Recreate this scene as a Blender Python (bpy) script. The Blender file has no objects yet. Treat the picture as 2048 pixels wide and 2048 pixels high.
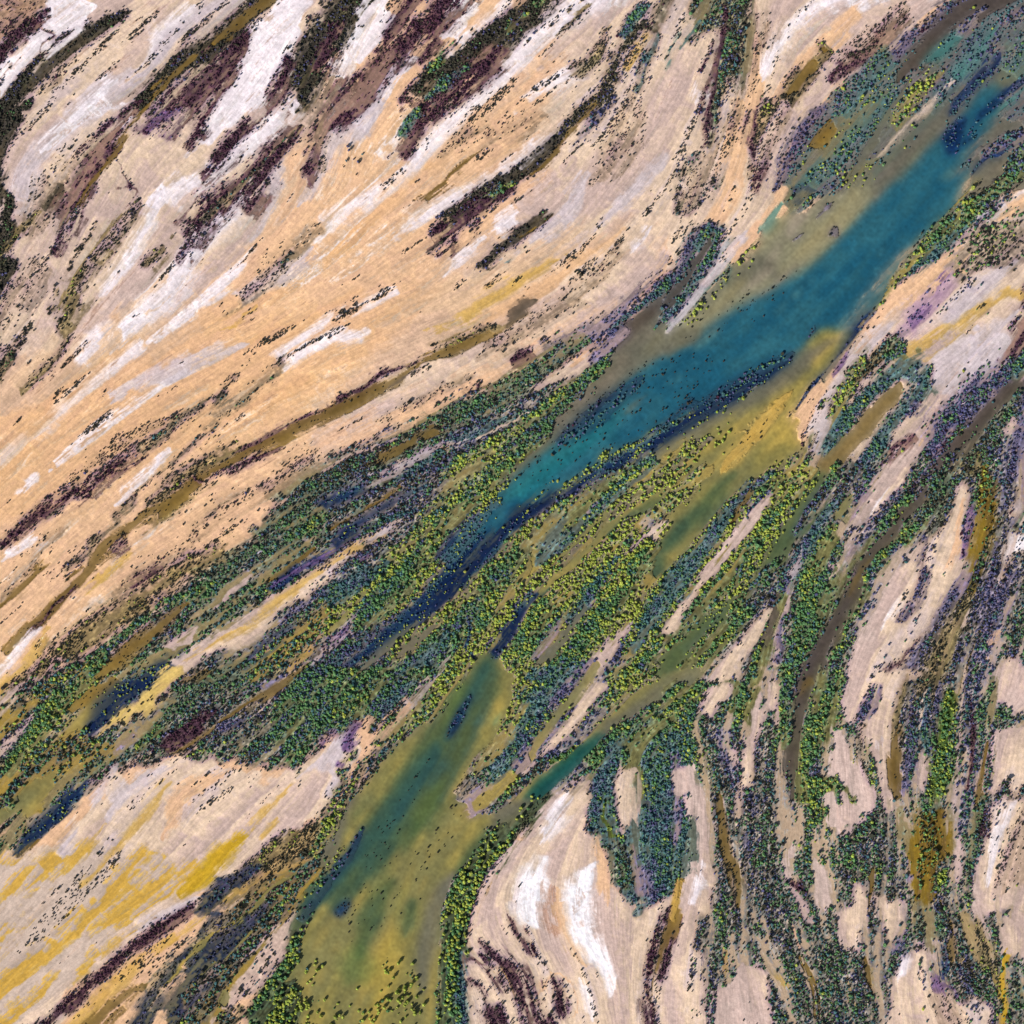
import bpy, math, sys, time
import numpy as np

# ------------------------------------------------------------------ camera, sky, sun, exposure
S = bpy.context.scene
COL = S.collection
ALT = 4200.0
cam_data = bpy.data.cameras.new("aerial_camera")
cam_data.sensor_width = 36.0
cam_data.lens = 18.0 / (1024.0 / ALT)
cam_data.clip_start = 10.0
cam_data.clip_end = 60000.0
cam = bpy.data.objects.new("aerial_camera", cam_data)
cam.location = (0.0, 0.0, ALT)
cam.rotation_euler = (0.0, 0.0, 0.0)
COL.objects.link(cam)
S.camera = cam

SUN_EL = math.radians(31.0)
SUN_AZ = math.radians(222.0)          # compass bearing the light comes from: low in the lower left of the picture
world = bpy.data.worlds.new("World")
S.world = world
world.use_nodes = True
wn = world.node_tree
bg = wn.nodes["Background"]
sky = wn.nodes.new("ShaderNodeTexSky")
sky.sky_type = 'NISHITA'
sky.sun_disc = False
sky.sun_elevation = SUN_EL
sky.sun_rotation = SUN_AZ
wn.links.new(sky.outputs[0], bg.inputs[0])
bg.inputs[1].default_value = 0.07
sun_data = bpy.data.lights.new("sun", 'SUN')
sun_data.energy = 5.0
sun_data.angle = math.radians(0.5)
sun_data.color = (1.0, 0.965, 0.915)
sun = bpy.data.objects.new("sun", sun_data)
dx, dy, dz = math.sin(SUN_AZ) * math.cos(SUN_EL), math.cos(SUN_AZ) * math.cos(SUN_EL), math.sin(SUN_EL)
import mathutils
sun.rotation_euler = mathutils.Vector((dx, dy, dz)).to_track_quat('Z', 'Y').to_euler()
sun.location = (dx * 3000, dy * 3000, dz * 3000)
COL.objects.link(sun)
S.view_settings.view_transform = 'Standard'
S.view_settings.look = 'None'
S.view_settings.exposure = 0.27
S.view_settings.gamma = 1.0
S.cycles.max_bounces = 4
S.cycles.diffuse_bounces = 2
S.cycles.glossy_bounces = 1

STROKES = """
@ 0 0 1.06
#S 20 -100,0 2000,0 2000,2000 -100,2000
#Pk 60 0,0 620,0 560,300 420,520 240,700 0,760
#Pk 60 1050,0 1500,0 1420,300 1300,420 1200,560 900,700 600,850 800,560 1000,350
#Oz 50 0,760 200,620 420,560 560,600 800,540 1100,440 1170,450 1000,580 800,680 560,780 300,880 0,1080
#tb 26 1130,690 1000,715 870,760 700,835 560,900 480,1010 330,1110 150,1260 0,1400 0,1640 130,1500 300,1440 480,1430 560,1450 620,1400 700,1340 760,1340 650,1500 600,1600 560,1700 520,1800 440,1932 860,1932 880,1720 950,1600 1050,1520 1110,1560 1200,1700 1280,1690 1370,1932 1932,1932 1932,480 1800,400 1700,600 1500,850 1400,640 1200,700
#yy 30 1130,760 1250,680 1340,700 1450,760 1500,870 1420,1100 1300,1250 1130,1380 960,1400 840,1300 740,1250 700,1150 900,900
#Pk 30 1700,560 1800,430 1932,430 1932,720 1800,760 1700,850 1560,860 1600,720
@ 0 0 0.36232
#W 14 250,60 300,0 600,0 480,130 400,220 300,300 260,240 235,130
#W 12 0,420 60,310 140,200 210,170 250,230 250,270 190,340 110,430 40,520 0,560
#W 12 1400,130 1500,80 1560,0 1730,0 1690,110 1640,260 1600,370 1500,480 1390,620 1250,740 1130,830 1010,880 1090,770 1170,600 1250,470 1320,330 1360,210
W 60 1600,600 1450,720 1280,860 1150,980 1000,1020 900,1080
W 40 900,1040 850,1150 760,1330 680,1470 620,1560 560,1640
W 75 1370,1060 1250,1180 1120,1310 1040,1420 960,1600 850,1700 700,1800
W 45 700,1760 560,1850 480,1932
W 30 1500,640 1380,730 1270,830
L 80 700,440 560,520 450,640 300,790 190,900 140,1030 150,1120
W 45 560,500 440,640 340,740 260,800
W 30 700,560 480,620
W 50 1060,40 980,110 880,220 820,330
L 60 1250,0 1100,100 950,200 830,340
W 50 1932,220 1880,400 1820,560
L 80 1932,700 1830,760 1780,880 1700,1050
L 60 1560,900 1480,1060 1440,1200
W 50 930,1500 800,1640 640,1900
W 40 1400,1400 1200,1600 900,1840
L 60 1700,1400 1500,1560 1300,1640
W 40 1850,1750 1700,1850 1600,1932
R 60 60,0 130,60 60,160 0,200
#sr 20 0,0 270,0 230,80 120,180 0,260
m 32 240,100 130,180 40,270 0,340
m 7 170,175 220,190 250,260
dk 36 720,80 560,130 420,230 300,310 200,400 90,520 0,620
dk 40 700,60 620,110 560,180
s 40 430,330 300,440 240,500
dk 40 200,380 100,480 0,640
dk 50 140,620 40,700 0,800
s 60 600,760 480,850 330,1000 200,1200 100,1330
dk 30 340,1000 250,1110
dk 60 1460,0 1330,130 1200,250 1050,320 930,430 840,540 740,620
m 60 1320,250 1200,400 1080,500 960,600 830,700
V 45 960,620 880,680 820,730
m 22 1160,600 1100,740 1060,800
m 28 1280,380 1200,520 1130,640
m 45 720,640 600,800 500,930 430,1080 380,1150 340,1320
m 25 560,880 470,970 430,1090
W 14 720,640 690,690
K 12 1080,310,18 960,420 860,540 780,640 700,750 620,850 540,960 470,1060 400,1200
K 28 1500,0 1400,60 1280,160 1180,240
m 6 640,880 700,980 740,1040 720,1100
m 45 1580,380 1550,500 1500,600
m 34 1390,680 1290,770 1200,880 1170,930
dk 95 1932,0 1850,130 1760,240 1700,380 1650,560
m 45 1850,160 1780,330 1720,400
m 28 1932,620 1850,650 1760,720 1720,900 1690,1000
s 50 1800,500 1740,700 1780,880
m 50 1600,760 1500,850 1400,960 1260,1060 1140,1160 1080,1250 1020,1390
m 42 1560,850 1480,930 1430,1020 1380,1130
ro 12 1640,720 1540,810 1440,930 1360,1000 1280,1060 1180,1150 1120,1230
dk 28 0,1080 50,1150 40,1250 20,1320 0,1440
o 25 190,1180 120,1260 50,1350 0,1450
dk 45 60,1470 0,1540
ro 20 380,1160 340,1260 300,1350
o 45 740,1150 620,1290 520,1400 420,1550 380,1700 330,1850
o 20 890,1370 840,1430 790,1500
s 40 1700,1290 1560,1440 1460,1560 1380,1640 1300,1720
ro 16 1620,1400 1520,1490 1440,1580
Y 16 1440,1700 1340,1800 1230,1840
O 40 1932,1280 1700,1500 1500,1640 1250,1750
O 40 1932,1650 1700,1780 1500,1850 1300,1932
O 30 900,1560 700,1720 560,1880
s 60 200,1500 80,1640 0,1760
d 18 120,1850 40,1932
@ 674 0 0.36232
#W 12 170,0 340,0 300,100 220,260 150,340 80,330 100,180
#W 12 650,0 840,0 720,150 640,220 560,200 590,120
#W 12 450,300 360,420 250,560 180,700 120,700 150,540 250,420 330,330 430,220
W 50 940,30 840,140 720,240 640,330
L 55 250,480 180,640 130,740
W 85 1400,0 1200,120 1060,230 960,360 830,500 700,640 560,760 440,870
W 50 440,870 350,1000 200,1080 100,1130 0,1200
W 40 1450,330 1300,420 1150,480 1050,540
W 65 1220,730 1100,830 960,940 850,1010 700,1080 500,1160 400,1230
W 42 980,1190 880,1270
W 42 760,1350 620,1480
L 60 1350,1000 1250,1200 1100,1320
W 35 1720,1270 1630,1380
L 50 1932,700 1800,880 1600,1080 1500,1200
W 30 300,1620 200,1660 60,1760
m 40 400,0 340,110 260,230
m 50 620,0 560,80 470,160 370,250 250,370 140,500 0,640
m 28 560,150 500,260 460,340
m 26 0,560 60,590 0,660
m 22 430,490 370,560 330,640
dk 70 1120,0 960,150 820,250 740,330 620,380 540,440 490,540
g 25 1140,10 1060,60
g 28 990,110 940,160
g 28 620,270 560,340 520,420
t 32 700,400 640,440 560,500 490,560
m 55 900,280 820,350 740,430 660,520 560,600 460,670 420,760,30 370,850,10
t 22 440,630 380,690 320,760
x 25 30,760 80,860 100,960 120,1010
O 40 880,560 700,740 560,850 400,1000 200,1200 0,1380
s 30 870,560 700,720 600,820
K 14 780,840 700,900 600,1000 500,1070
s 45 1100,620 900,740 700,760
dk 42 1760,130 1640,220 1570,330 1530,420 1500,520 1400,590 1300,690 1200,790 1100,880 1000,960 900,1020
dk 60 1000,960 900,1020 800,1090 700,1170 640,1250 560,1320
m 50 900,1090 780,1140 680,1230 600,1300 540,1340
g 22 940,1020 880,1060 830,1090
Y 20 1690,200 1640,320 1600,400
K 15 1480,540 1400,630 1320,720 1220,830 1140,920 1050,980
m 8 620,1290 540,1330 480,1320
dk 28 600,1310 540,1370 500,1400
b 38 1560,520 1440,640 1340,780
t 26 1760,160 1700,340 1690,440
s 70 1640,560 1600,720 1540,830 1470,940
t 36 1700,30 1640,110 1600,180
ro 26 1800,0 1740,130
o 36 1510,160 1450,300 1330,400
o 24 1390,20 1260,160
b 14 1932,190 1860,290 1820,380
s 40 1900,300 1850,380
dk 30 1130,1180 1050,1250 960,1310 880,1380 820,1460
K 10 1080,1230 1000,1290
t 16 1000,1400 910,1450
Y 34 1240,1420 1080,1500 960,1590 820,1660 700,1740 560,1790
O 40 1540,1320 1400,1420 1200,1560 900,1720 600,1850
D 30 1120,1640 1020,1690 930,1790
s 40 1540,1380 1400,1560 1300,1660 1150,1740 1000,1850 900,1920
o 34 870,1800 760,1860 620,1932
#U 14 1932,1420 1800,1600 1600,1800 1480,1932 1932,1932
q 50 1932,1400 1880,1500 1780,1590 1650,1700 1500,1800 1330,1880 1240,1932
t 28 1932,1440 1850,1560 1700,1680 1560,1780
D 45 1932,1530 1850,1630 1700,1750 1600,1850 1540,1932
t 24 1932,1650 1850,1720 1750,1820
@ 1348 0 0.36232
#Pk 30 0,0 1600,0 1300,250 900,450 650,700 500,1150 250,1400 0,1500
S 70 1000,60 900,200 760,340 560,560
S 60 360,620 340,860 300,1100 150,1300
S 60 450,300 440,600 420,760
W 45 980,0 850,20 740,70 640,170 560,290 500,420
W 36 180,460 130,560
W 14 590,310 540,400
#r 12 60,0 420,0 410,150 400,300 370,420 300,520 260,640 220,760 180,740 200,600 215,420 250,250 290,130 180,160 100,170
m 26 290,40 280,120 250,240 215,420 190,600 175,740
te 14 140,80 60,200 0,290
s 50 430,60 430,480
s 30 500,150 500,280
s 60 330,560 300,720 250,820
r 22 140,830 60,960 40,1080 30,1180
r 22 230,850 220,980 170,1080 80,1180
s 60 230,820 130,1000 100,1180
#o 14 640,420 760,320 800,280 860,330 780,440 680,570 580,620 560,580
K 30 760,340 700,440 640,520
o 60 560,600 500,660 480,740
m 30 450,640 440,820 470,940 420,1080
s 45 600,650 560,800 450,900
#u 24 1932,0 1932,560 1300,1030 900,1100 640,1180 620,900 900,500 1250,260 1500,40 1700,0
Pk 35 900,480 760,600 640,720 560,900 480,1120 400,1280 250,1400
m 36 1200,160 1080,300 960,350 880,430
s 60 1240,60 1140,200 1000,280
#te 20 1220,220 1240,330 1100,470 960,640 880,620 900,520 1000,400 1140,270
qe 48 860,560 720,720 640,880 560,1040
te 40 900,900 780,960 700,1000
K 22 860,700 760,820
r 30 1210,240 1150,300
qe 40 1700,0 1500,60 1420,150 1300,220 1220,310
D 60 1780,0 1600,60 1450,200 1350,330 1240,440
E 36 1600,150 1480,270 1370,360
b 30 1720,40 1640,120 1560,200
E 42 1760,180 1700,280 1620,370 1560,430
b 35 1932,60 1800,150 1760,300
te 46 1240,480 1150,600 1060,720 950,850 880,980
y 40 1460,400 1350,520 1250,640 1230,700
y 40 1120,880 1000,960 960,1040
U 20 1300,470 1150,680 1060,850 960,1000
te 30 1600,420 1450,600 1330,740 1200,850 1080,1010
Pk 20 1560,430 1440,560 1330,660 1200,790 1130,870
te 80 1932,220 1850,350 1760,480 1690,580
qe 30 1780,400 1690,560 1650,620
U 50 1932,720 1800,700 1700,800
@ 0 0 1.06
U 24 1670,550 1600,640 1550,710
U 80 1880,160 1750,310 1640,440 1500,560 1350,660 1200,760 1080,860
A2 34 1480,480 1400,560 1320,625 1220,695 1150,745 1090,805
#T 26 1860,150 1800,230 1735,290 1690,340 1630,400 1560,470 1480,530 1400,572 1330,620 1270,652 1180,700 1110,750 1050,800 1010,850 960,900 930,945 970,960 1060,920 1130,880 1200,845 1290,800 1360,768 1430,728 1500,704 1570,664 1615,600 1670,520 1730,450 1790,400 1820,330 1850,260 1890,200
@ 1348 0 0.36232
#A2 50 880,1060 1100,1030 1050,1130 900,1290 800,1400 700,1480 560,1560 420,1640 300,1700 120,1830 0,1900 0,1740 200,1580 420,1420 520,1250 640,1180
U 40 1500,620 1300,860 1100,1060
U 50 560,1530 480,1460 300,1600 120,1760
qe 14 900,1260 840,1320
qe 14 860,1130 790,1190
qe 12 720,1280 650,1330
y 24 780,1080 740,1140
n 30 780,1050 700,1040 640,1030
N 40 1770,330 1720,400 1650,480 1560,600 1520,640
N 42 1610,650 1540,720 1530,780 1560,830
N 20 1932,440 1800,540 1700,640 1640,740 1600,790
E 13 1932,510 1800,600 1680,690 1590,770
t 60 0,1640 80,1440 130,1340 200,1290 240,1320 220,1400 160,1500 80,1620 0,1740
qe 16 0,1560 70,1400 120,1310 190,1255 250,1280 270,1330
D 30 200,1330 130,1450 60,1560 0,1640
L 34 400,1290 280,1420 160,1580 60,1720 0,1790
E 20 590,1120 520,1230 480,1290
te 18 420,1370 300,1500 200,1600 120,1700
xa 26 520,1290 430,1430 250,1620 100,1790 0,1880
A2 26 360,1560 200,1700 80,1830 0,1900
xa 30 260,1600 120,1750 40,1840
#U 16 1932,750 1750,850 1650,950 1600,1080 1480,1200 1300,1400 1200,1560 1230,1600 1400,1420 1560,1260 1750,1100 1932,900
b 34 1932,740 1800,800 1700,880
N 10 1880,800 1780,850 1690,900 1630,980
g 65 1932,890 1850,1010 1750,1090 1620,1180 1540,1260 1430,1350 1300,1470
t 38 1600,1260 1480,1370 1380,1450 1280,1520 1220,1570
y 26 1700,1000 1620,1090 1560,1190
y 20 1400,1340 1230,1530 1180,1640 1120,1710
W 18 1932,1070 1800,1150 1680,1220
S 40 1932,1110 1820,1180
#kk 16 1932,1140 1780,1230 1650,1290 1560,1370 1500,1470 1540,1530 1640,1530 1750,1480 1932,1330
S 22 1640,1400 1570,1460 1600,1490
v 70 1520,1500 1450,1600 1400,1700 1330,1780 1250,1850
V 20 1500,1520 1470,1560
V 18 1390,1690 1330,1760 1280,1800
S 60 1500,1440 1380,1560 1240,1640 1160,1740
L 60 1800,1500 1650,1620 1500,1800
Y 26 1932,1600 1780,1640 1600,1760 1400,1860 1300,1932
s 30 1760,1680 1650,1790
m 38 1932,1780 1870,1932
L 80 1820,1800 1700,1932
qe 25 1120,1730 1050,1800 1010,1880
Y 9 1060,1740 930,1900
N 8 1090,1700 1000,1800 920,1932
n 20 790,1780 760,1860 730,1932
r 50 1250,1870 1180,1932
@ 0 674 0.36232
W 38 800,20 620,160 480,260 380,360 280,460 150,540 0,640
W 19 1100,160 920,240 780,340 680,420 560,500 420,600 330,670
W 30 170,780 130,840
W 36 1932,0 1800,20 1650,100 1560,180
L 50 1300,60 1000,160 700,300
O 50 700,60 400,280 200,480 0,720
O 40 1700,250 1500,340 1300,460
d 28 150,30 60,100 0,170
o 32 380,30 260,180 130,280
s 20 1350,190 1260,260 1180,350
ro 14 1330,230 1250,290 1190,350
ro 18 1630,80 1540,140
s 28 1540,150 1450,240 1340,330 1230,420 1130,500
ro 14 1460,250 1340,330 1260,400
ro 24 1140,360 1000,450 880,560 760,620
m 24 760,610 660,680 560,760 460,840 350,900 240,980
s 45 700,560 550,680 420,800
s 28 900,460 720,550
m 26 250,920 170,1000 90,1080 10,1140
ro 20 320,960 270,990
m 8 780,660 640,750 500,860 430,910
ro 11 1200,500 1100,570 960,690 820,800 700,920 640,980
W 26 900,640 800,760 680,880
ro 11 660,980 580,1060 480,1190 380,1270 330,1310
s 26 310,1060 200,1170 140,1290 30,1400
W 30 200,1110 30,1220
o 60 1300,640 1100,740 950,850 800,980
K 26 1932,360 1800,430 1650,490 1530,560 1400,620 1280,700 1150,760 1000,860 880,940 760,1020 660,1080 560,1160
m 10 1932,340 1800,400 1600,470 1400,580 1330,620
m 12 1500,630 1400,680 1280,740 1150,790 1060,780
K 28 720,1080 640,1120 540,1200 460,1320 360,1420 240,1540 130,1640 60,1720
m 15 700,1090 620,1160
m 14 740,1110 620,1190
m 6 420,1370 300,1480 160,1640
Y 24 720,1170 600,1280 480,1400
K 22 210,1300 100,1400 20,1470
Y 30 250,1640 180,1780 80,1880 20,1932
W 32 190,1630 80,1760 0,1860
s 40 300,1680 230,1790
s 50 1760,640 1640,720 1500,840
s 40 1480,830 1300,900 1160,990 1080,1080 1000,1140
ro 14 1250,910 1140,1000
s 60 1000,1200 850,1280 700,1360
o 55 1260,1180 1050,1280 850,1400 640,1540 480,1640 360,1740 200,1880 130,1932
m 30 860,1290 740,1360
r 90 1932,740 1830,790 1700,880 1600,970 1450,1080
r 58 1860,920 1700,1050 1550,1160 1400,1200 1250,1300 1100,1400 980,1440
g 34 1860,930 1700,1050 1560,1130
g 30 1150,1380 980,1450 860,1500
g 44 860,1500 720,1620 600,1740 480,1860 430,1932
r 55 1700,1130 1600,1260 1500,1350 1300,1430 1150,1560 1040,1660 900,1760 760,1850 680,1932
K 18 1700,1190 1560,1300 1480,1350
K 35 1000,1500 900,1600 760,1700 640,1800 560,1880
Nm 60 1932,860 1860,930
N 22 1932,1120 1800,1200 1650,1270 1550,1350 1450,1420
#Pk 10 1932,1130 1932,1240 1750,1420 1560,1500 1400,1640 1200,1740 1000,1850 900,1932 820,1932 950,1800 1200,1620 1400,1500 1560,1400 1700,1300
V 9 1932,1110 1750,1220 1600,1310 1480,1400
Y 28 1890,1220 1720,1340 1520,1470 1400,1560 1230,1650 1050,1760
Pk 24 1080,1590 1000,1670 920,1700
Pk 20 1400,1270 1200,1480
q 25 1932,1340 1830,1400 1700,1470 1550,1560
Nm 40 1620,1610 1500,1700 1400,1780 1300,1800
at 70 1932,1470 1800,1560 1650,1680 1480,1800 1380,1900
r 50 1300,1790 1200,1880 1130,1932
Y 18 1932,1590 1800,1650 1680,1750 1600,1830
L 26 1932,1660 1800,1750 1700,1840 1600,1932
V 14 1932,1640 1850,1690
g 64 1932,1740 1820,1830 1720,1910
K 35 1160,1840 1050,1900
@ 674 674 0.36232
#U 16 1560,60 1932,-20 1932,40 1780,120 1480,340 1250,540 1040,730 860,870 820,880 1000,640 1130,560 1200,430 1350,300
K 26 820,0 700,50 560,110 440,170 330,240 200,290 80,350 0,390
m 12 440,150 360,170 250,210 120,290 0,350
D 10 440,190 300,270
m 26 1060,80 960,140
s 40 920,0 820,60
s 30 700,220 600,290 480,350 300,440
m 14 860,270 740,290 660,330
m 14 520,400 450,420
q 28 440,500 350,540 240,600
q 16 740,290 600,400
S 30 700,290 540,370 400,440
r 60 1400,20 1250,110 1120,200 980,270 900,330 760,400 600,470 480,520 380,600 250,690 100,740 0,770
K 18 600,500 430,570 300,650 180,720
t 40 1050,430 900,480 720,560 600,610 480,700
r 30 480,740 300,800 100,820
Pk 26 1520,30 1350,150 1200,230 1080,290
Pk 12 1140,400 1000,450 850,520 700,590
L 26 680,590 500,640 330,730 160,800
Y 14 600,620 500,680
Pk 20 0,700 120,640 260,600
q 24 1540,0 1460,100 1380,170
#y 20 1540,90 1400,200 1300,310 1200,400 1130,500 1020,590 900,690 860,800 740,950 600,1100 500,1230 350,1340 150,1500 40,1640 -40,1700 -40,1620 60,1400 200,1250 330,1130 480,960 560,840 640,680 760,600 900,520 1100,400 1200,300 1350,200
g 42 1540,80 1400,210 1310,330 1200,440 1120,540 1010,630 900,740 830,830
g 62 850,800 750,920 660,1010 560,1110 460,1240 350,1350 200,1490 50,1630
t 36 560,640 400,760 300,800
Nm 34 220,830 100,850 0,880
Nm 26 480,830 380,880 280,920 160,1000 60,1060 0,1110
t 34 480,930 380,990 250,1040 150,1090
K 11 400,780 300,860 200,920 60,1010 0,1040
r 26 200,880 100,940 0,960
L 30 380,1010 250,1090 120,1190 0,1290
Y 15 250,1120 130,1160 40,1210
V 11 230,1150 130,1230 0,1280
t 60 260,1270 130,1330 0,1400
A 22 240,1380 150,1430 60,1540 0,1600
L 30 130,1530 60,1600 0,1660
V 20 70,1600 0,1660
E 50 1600,350 1450,500 1250,650 1050,800 900,950
U 16 1700,330 1600,420
#Nm 34 820,920 740,1000 640,1080 560,1180 560,1240 640,1230 560,1380 420,1490 300,1560 360,1600 520,1500 620,1420 760,1340 850,1250 980,1110 1080,1000 1200,930 1350,850 1330,820 1150,880 1000,960
U 22 1050,1010 900,1180 780,1290 640,1440
T 12 820,1080 760,1170 660,1290 540,1410
n 60 340,1540 240,1640 130,1730 0,1800
U 30 400,1560 250,1700 120,1800
n 16 1932,370 1850,450 1700,570 1560,660 1450,740 1350,830
n 22 1480,340 1330,480 1200,580
n 14 1600,260 1400,420
xb 60 1150,700 1060,900
y 50 1932,480 1800,560 1650,650 1500,740 1400,850 1250,930 1130,1020 1050,1120
t 60 1760,660 1650,760 1500,860 1400,940 1300,1030 1200,1130 1130,1210
g 34 1640,740 1480,830 1380,920 1240,1030
q 16 1500,880 1380,970
A 28 1932,770 1800,860 1650,950 1500,1050 1440,1140 1300,1260 1180,1360 1090,1440
G 18 1880,830 1760,910 1600,1000 1500,1090
A 10 1720,760 1560,890 1430,1030 1300,1150 1180,1270
yy 40 1932,660 1780,760 1640,880 1500,1000
g 60 1050,1150 950,1260 850,1350 780,1430
A 7 1060,1150 1050,1260 1080,1370
t 40 1150,1180 1100,1280
Nm 34 1090,1430 1020,1520 960,1620 880,1720 830,1810
G 18 1180,1380 1100,1480
#g 20 700,1480 800,1440 880,1500 800,1620 720,1700 640,1780 560,1880 500,1932 0,1932 120,1850 300,1800 500,1660 600,1560
t 50 600,1650 480,1780 300,1932
U 38 560,1570 440,1680 340,1740
N 10 720,1500 740,1600 720,1720 760,1800
n 40 720,1820 660,1900
A 9 730,1500 780,1620 740,1720
G 24 790,1780 800,1850 770,1932
L 12 610,1760 560,1840 520,1900
t 56 1560,1220 1450,1350 1360,1480 1290,1560
V 14 1560,1270 1480,1390 1400,1490
V 10 1600,1230 1520,1310
b 34 1880,880 1740,1000 1620,1130
#Pk 10 1880,920 1890,980 1770,1120 1650,1200 1590,1240 1580,1210 1690,1090 1780,1010
s 24 1860,960 1760,1080
g 50 1830,1100 1700,1260 1600,1330
G 34 1932,920 1870,1100 1790,1250 1740,1320
g 70 1600,1400 1450,1560 1300,1750 1180,1860 1120,1932
U 28 1360,1490 1280,1620 1180,1740 1100,1830 1050,1932
q 24 1240,1530 1150,1640 1060,1740 1000,1800
#g 16 1180,1400 1080,1500 1000,1640 900,1780 850,1932 960,1932 1050,1780 1150,1640 1240,1500
Pk 52 1600,1640 1500,1740 1410,1850 1360,1932
b 26 1600,1620 1560,1760 1480,1850 1440,1932
V 10 1430,1780 1380,1850 1320,1932
t 58 1932,1290 1800,1450 1700,1600 1640,1700
L 17 1932,1500 1850,1600 1790,1710
g 60 1740,1740 1660,1850 1600,1932
U 60 1932,1760 1820,1870
@ 1348 674 0.36232
#A 44 950,0 880,120 780,240 700,380 660,470 740,600 560,720 440,760 300,880 150,1060 60,1250 0,1330 0,700 100,520 300,400 480,270 640,150 800,0
U 50 880,20 700,140 540,270 360,380 150,500 0,600
n 22 500,170 400,260 300,320 200,370 80,440
xa 26 290,360 240,390
y 50 200,560 100,640 0,760
y 44 200,700 100,800 0,900
xa 50 330,480 200,620
Y 60 600,350 480,480 380,580 300,700
G 40 330,760 200,900 100,1010 0,1100
xb 90 500,420 350,620
N 9 980,0 880,140 760,270 680,400
L 46 1140,0 1000,120 920,240 850,360 810,450 770,600
V 16 980,60 900,180 860,240
m 5 790,360 750,470 720,580
s 14 770,560 740,680 780,700
y 60 1200,110 1050,180 980,260 900,430 860,540
at 44 1260,60 1120,140 1020,230
g 40 1280,60 1200,100
Y 32 1560,0 1450,60 1310,130
#L 16 1600,0 1870,20 1860,120 1740,230 1640,290 1540,330 1440,320 1420,200 1410,130 1480,60
t 52 820,640 900,530 1000,420 1080,330 1160,250 1240,190 1320,190 1360,270 1300,370 1230,460 1160,540 1090,640 1010,720
t 40 1300,160 1380,280 1340,360
K2 50 1245,275 1170,360 1080,450 1000,560 920,640 850,720 780,800
q 30 1360,340 1290,430
#Pk 14 1400,300 1560,330 1640,300 1480,440 1450,560 1340,640 1330,740 1240,900 1100,1060 960,1200 940,1180 1000,1020 1060,860 1160,700 1180,600 1260,440 1340,420
m 26 1300,560 1200,620 1160,690
q 14 1120,720 1010,900 960,1000
W 22 1150,880 1100,960
S 20 1450,420 1340,600
q 80 1932,100 1850,230 1700,300 1600,420 1500,500 1440,620
m 50 1932,0 1880,140
t 40 1932,160 1870,210
r 70 1932,300 1850,420 1750,530 1640,640 1550,740 1480,840 1400,950 1360,1060
D 32 1932,230 1820,310 1720,420 1640,520 1550,620 1480,700 1420,790
m 24 1600,470 1440,700 1360,800
#r 16 1700,640 1640,760 1560,880 1500,1010 1380,1120 1300,1120 1330,960 1480,760
o 24 1640,660 1700,740
b 46 1230,900 1100,1030 1020,1150 940,1270
b 52 1430,1030 1280,1120 1200,1230 1130,1350 1060,1480 1000,1640
g 34 1350,850 1240,960 1130,1080 1040,1200 960,1300 900,1450 830,1560 760,1700
g 30 1400,980 1300,1070 1180,1170 1090,1270 1040,1380 980,1500 930,1620 880,1800 880,1932
#g 16 780,1080 860,1060 900,1200 880,1350 860,1500 780,1700 720,1800 650,1932 560,1932 640,1700 700,1400 700,1250
t 34 940,880 820,1000 760,1100 700,1200 620,1320 560,1400
D 32 1430,780,16 1370,880,20 1290,960,24 1200,1080,28 1100,1180,30 1030,1280,34 980,1400,42 910,1540,44 840,1650,46 780,1760,48 740,1860,48 720,1932,48
K 14 1080,1230 1010,1330 970,1420
#y 16 700,700 820,760 760,880 620,1100 520,1250 400,1400 200,1560 0,1700 0,1620 100,1520 250,1350 400,1160 520,960 600,840 580,760
g 42 620,880 540,1020 440,1150 350,1280 220,1420 100,1540 0,1640
G 50 830,780,40 780,860,50 700,1000,58 620,1120,58 540,1250,48 450,1370,40 350,1470,45 220,1570,50 100,1680,58 0,1780,62
g 30 900,700 860,790 820,830
g 22 600,1210 500,1300 430,1380 350,1470 300,1540
U 14 480,1340 400,1430
A 24 990,860 920,960 880,1010
Pk 14 880,1190 880,1290
L 14 730,1130 690,1240 640,1330
q 22 620,1400 600,1320
t 38 560,740 440,830 340,930 250,1030 170,1150 80,1240 0,1320
K 15 460,800 380,920 300,1050
g 30 620,760 500,830 440,880
Pk 34 530,850 460,940 380,1060 300,1180 200,1300,28 100,1430,26 0,1560,24
q 10 560,840 480,880 400,990
t 30 160,1240 80,1340 0,1430
#Pk 10 520,1450 560,1500 520,1600 430,1700 360,1800 330,1932 180,1932 260,1780 340,1690 430,1590
xb 60 440,1560 300,1760 240,1900
g 42 480,1440 380,1540 280,1640 160,1730 80,1830 60,1932
g 34 590,1350 575,1500 530,1640 470,1760 430,1870
D 11 570,1350 550,1500 500,1640 440,1760 400,1850
Pk 34 640,1430 590,1600 570,1700 610,1900
q 22 620,1500 580,1660 600,1800
g 44 700,1480 690,1650 650,1800 640,1932
#Pk 12 1600,790 1640,860 1630,1000 1620,1200 1560,1340 1450,1500 1380,1650 1300,1800 1260,1932 970,1932 990,1720 1080,1550 1180,1350 1300,1200 1360,1120 1500,1020 1540,900
W 30 1260,1450 1180,1560
S 22 1600,900 1560,1160 1500,1300
xb 50 1480,960 1380,1130
q 20 1400,1050 1380,1200 1385,1300 1350,1420 1290,1510 1230,1560
m 14 1350,1650 1250,1780 1160,1850
V 18 1650,940 1620,1100 1600,1190
ko 52 1720,740 1740,850 1730,1000 1700,1100 1670,1250 1640,1400
q 30 1760,1150 1760,1300 1700,1500
q 40 1640,1300 1560,1400 1460,1560 1380,1700 1300,1820 1250,1932
o 80 1600,1480 1500,1660 1440,1820 1400,1932
Pk 18 1660,1500 1560,1640
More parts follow.
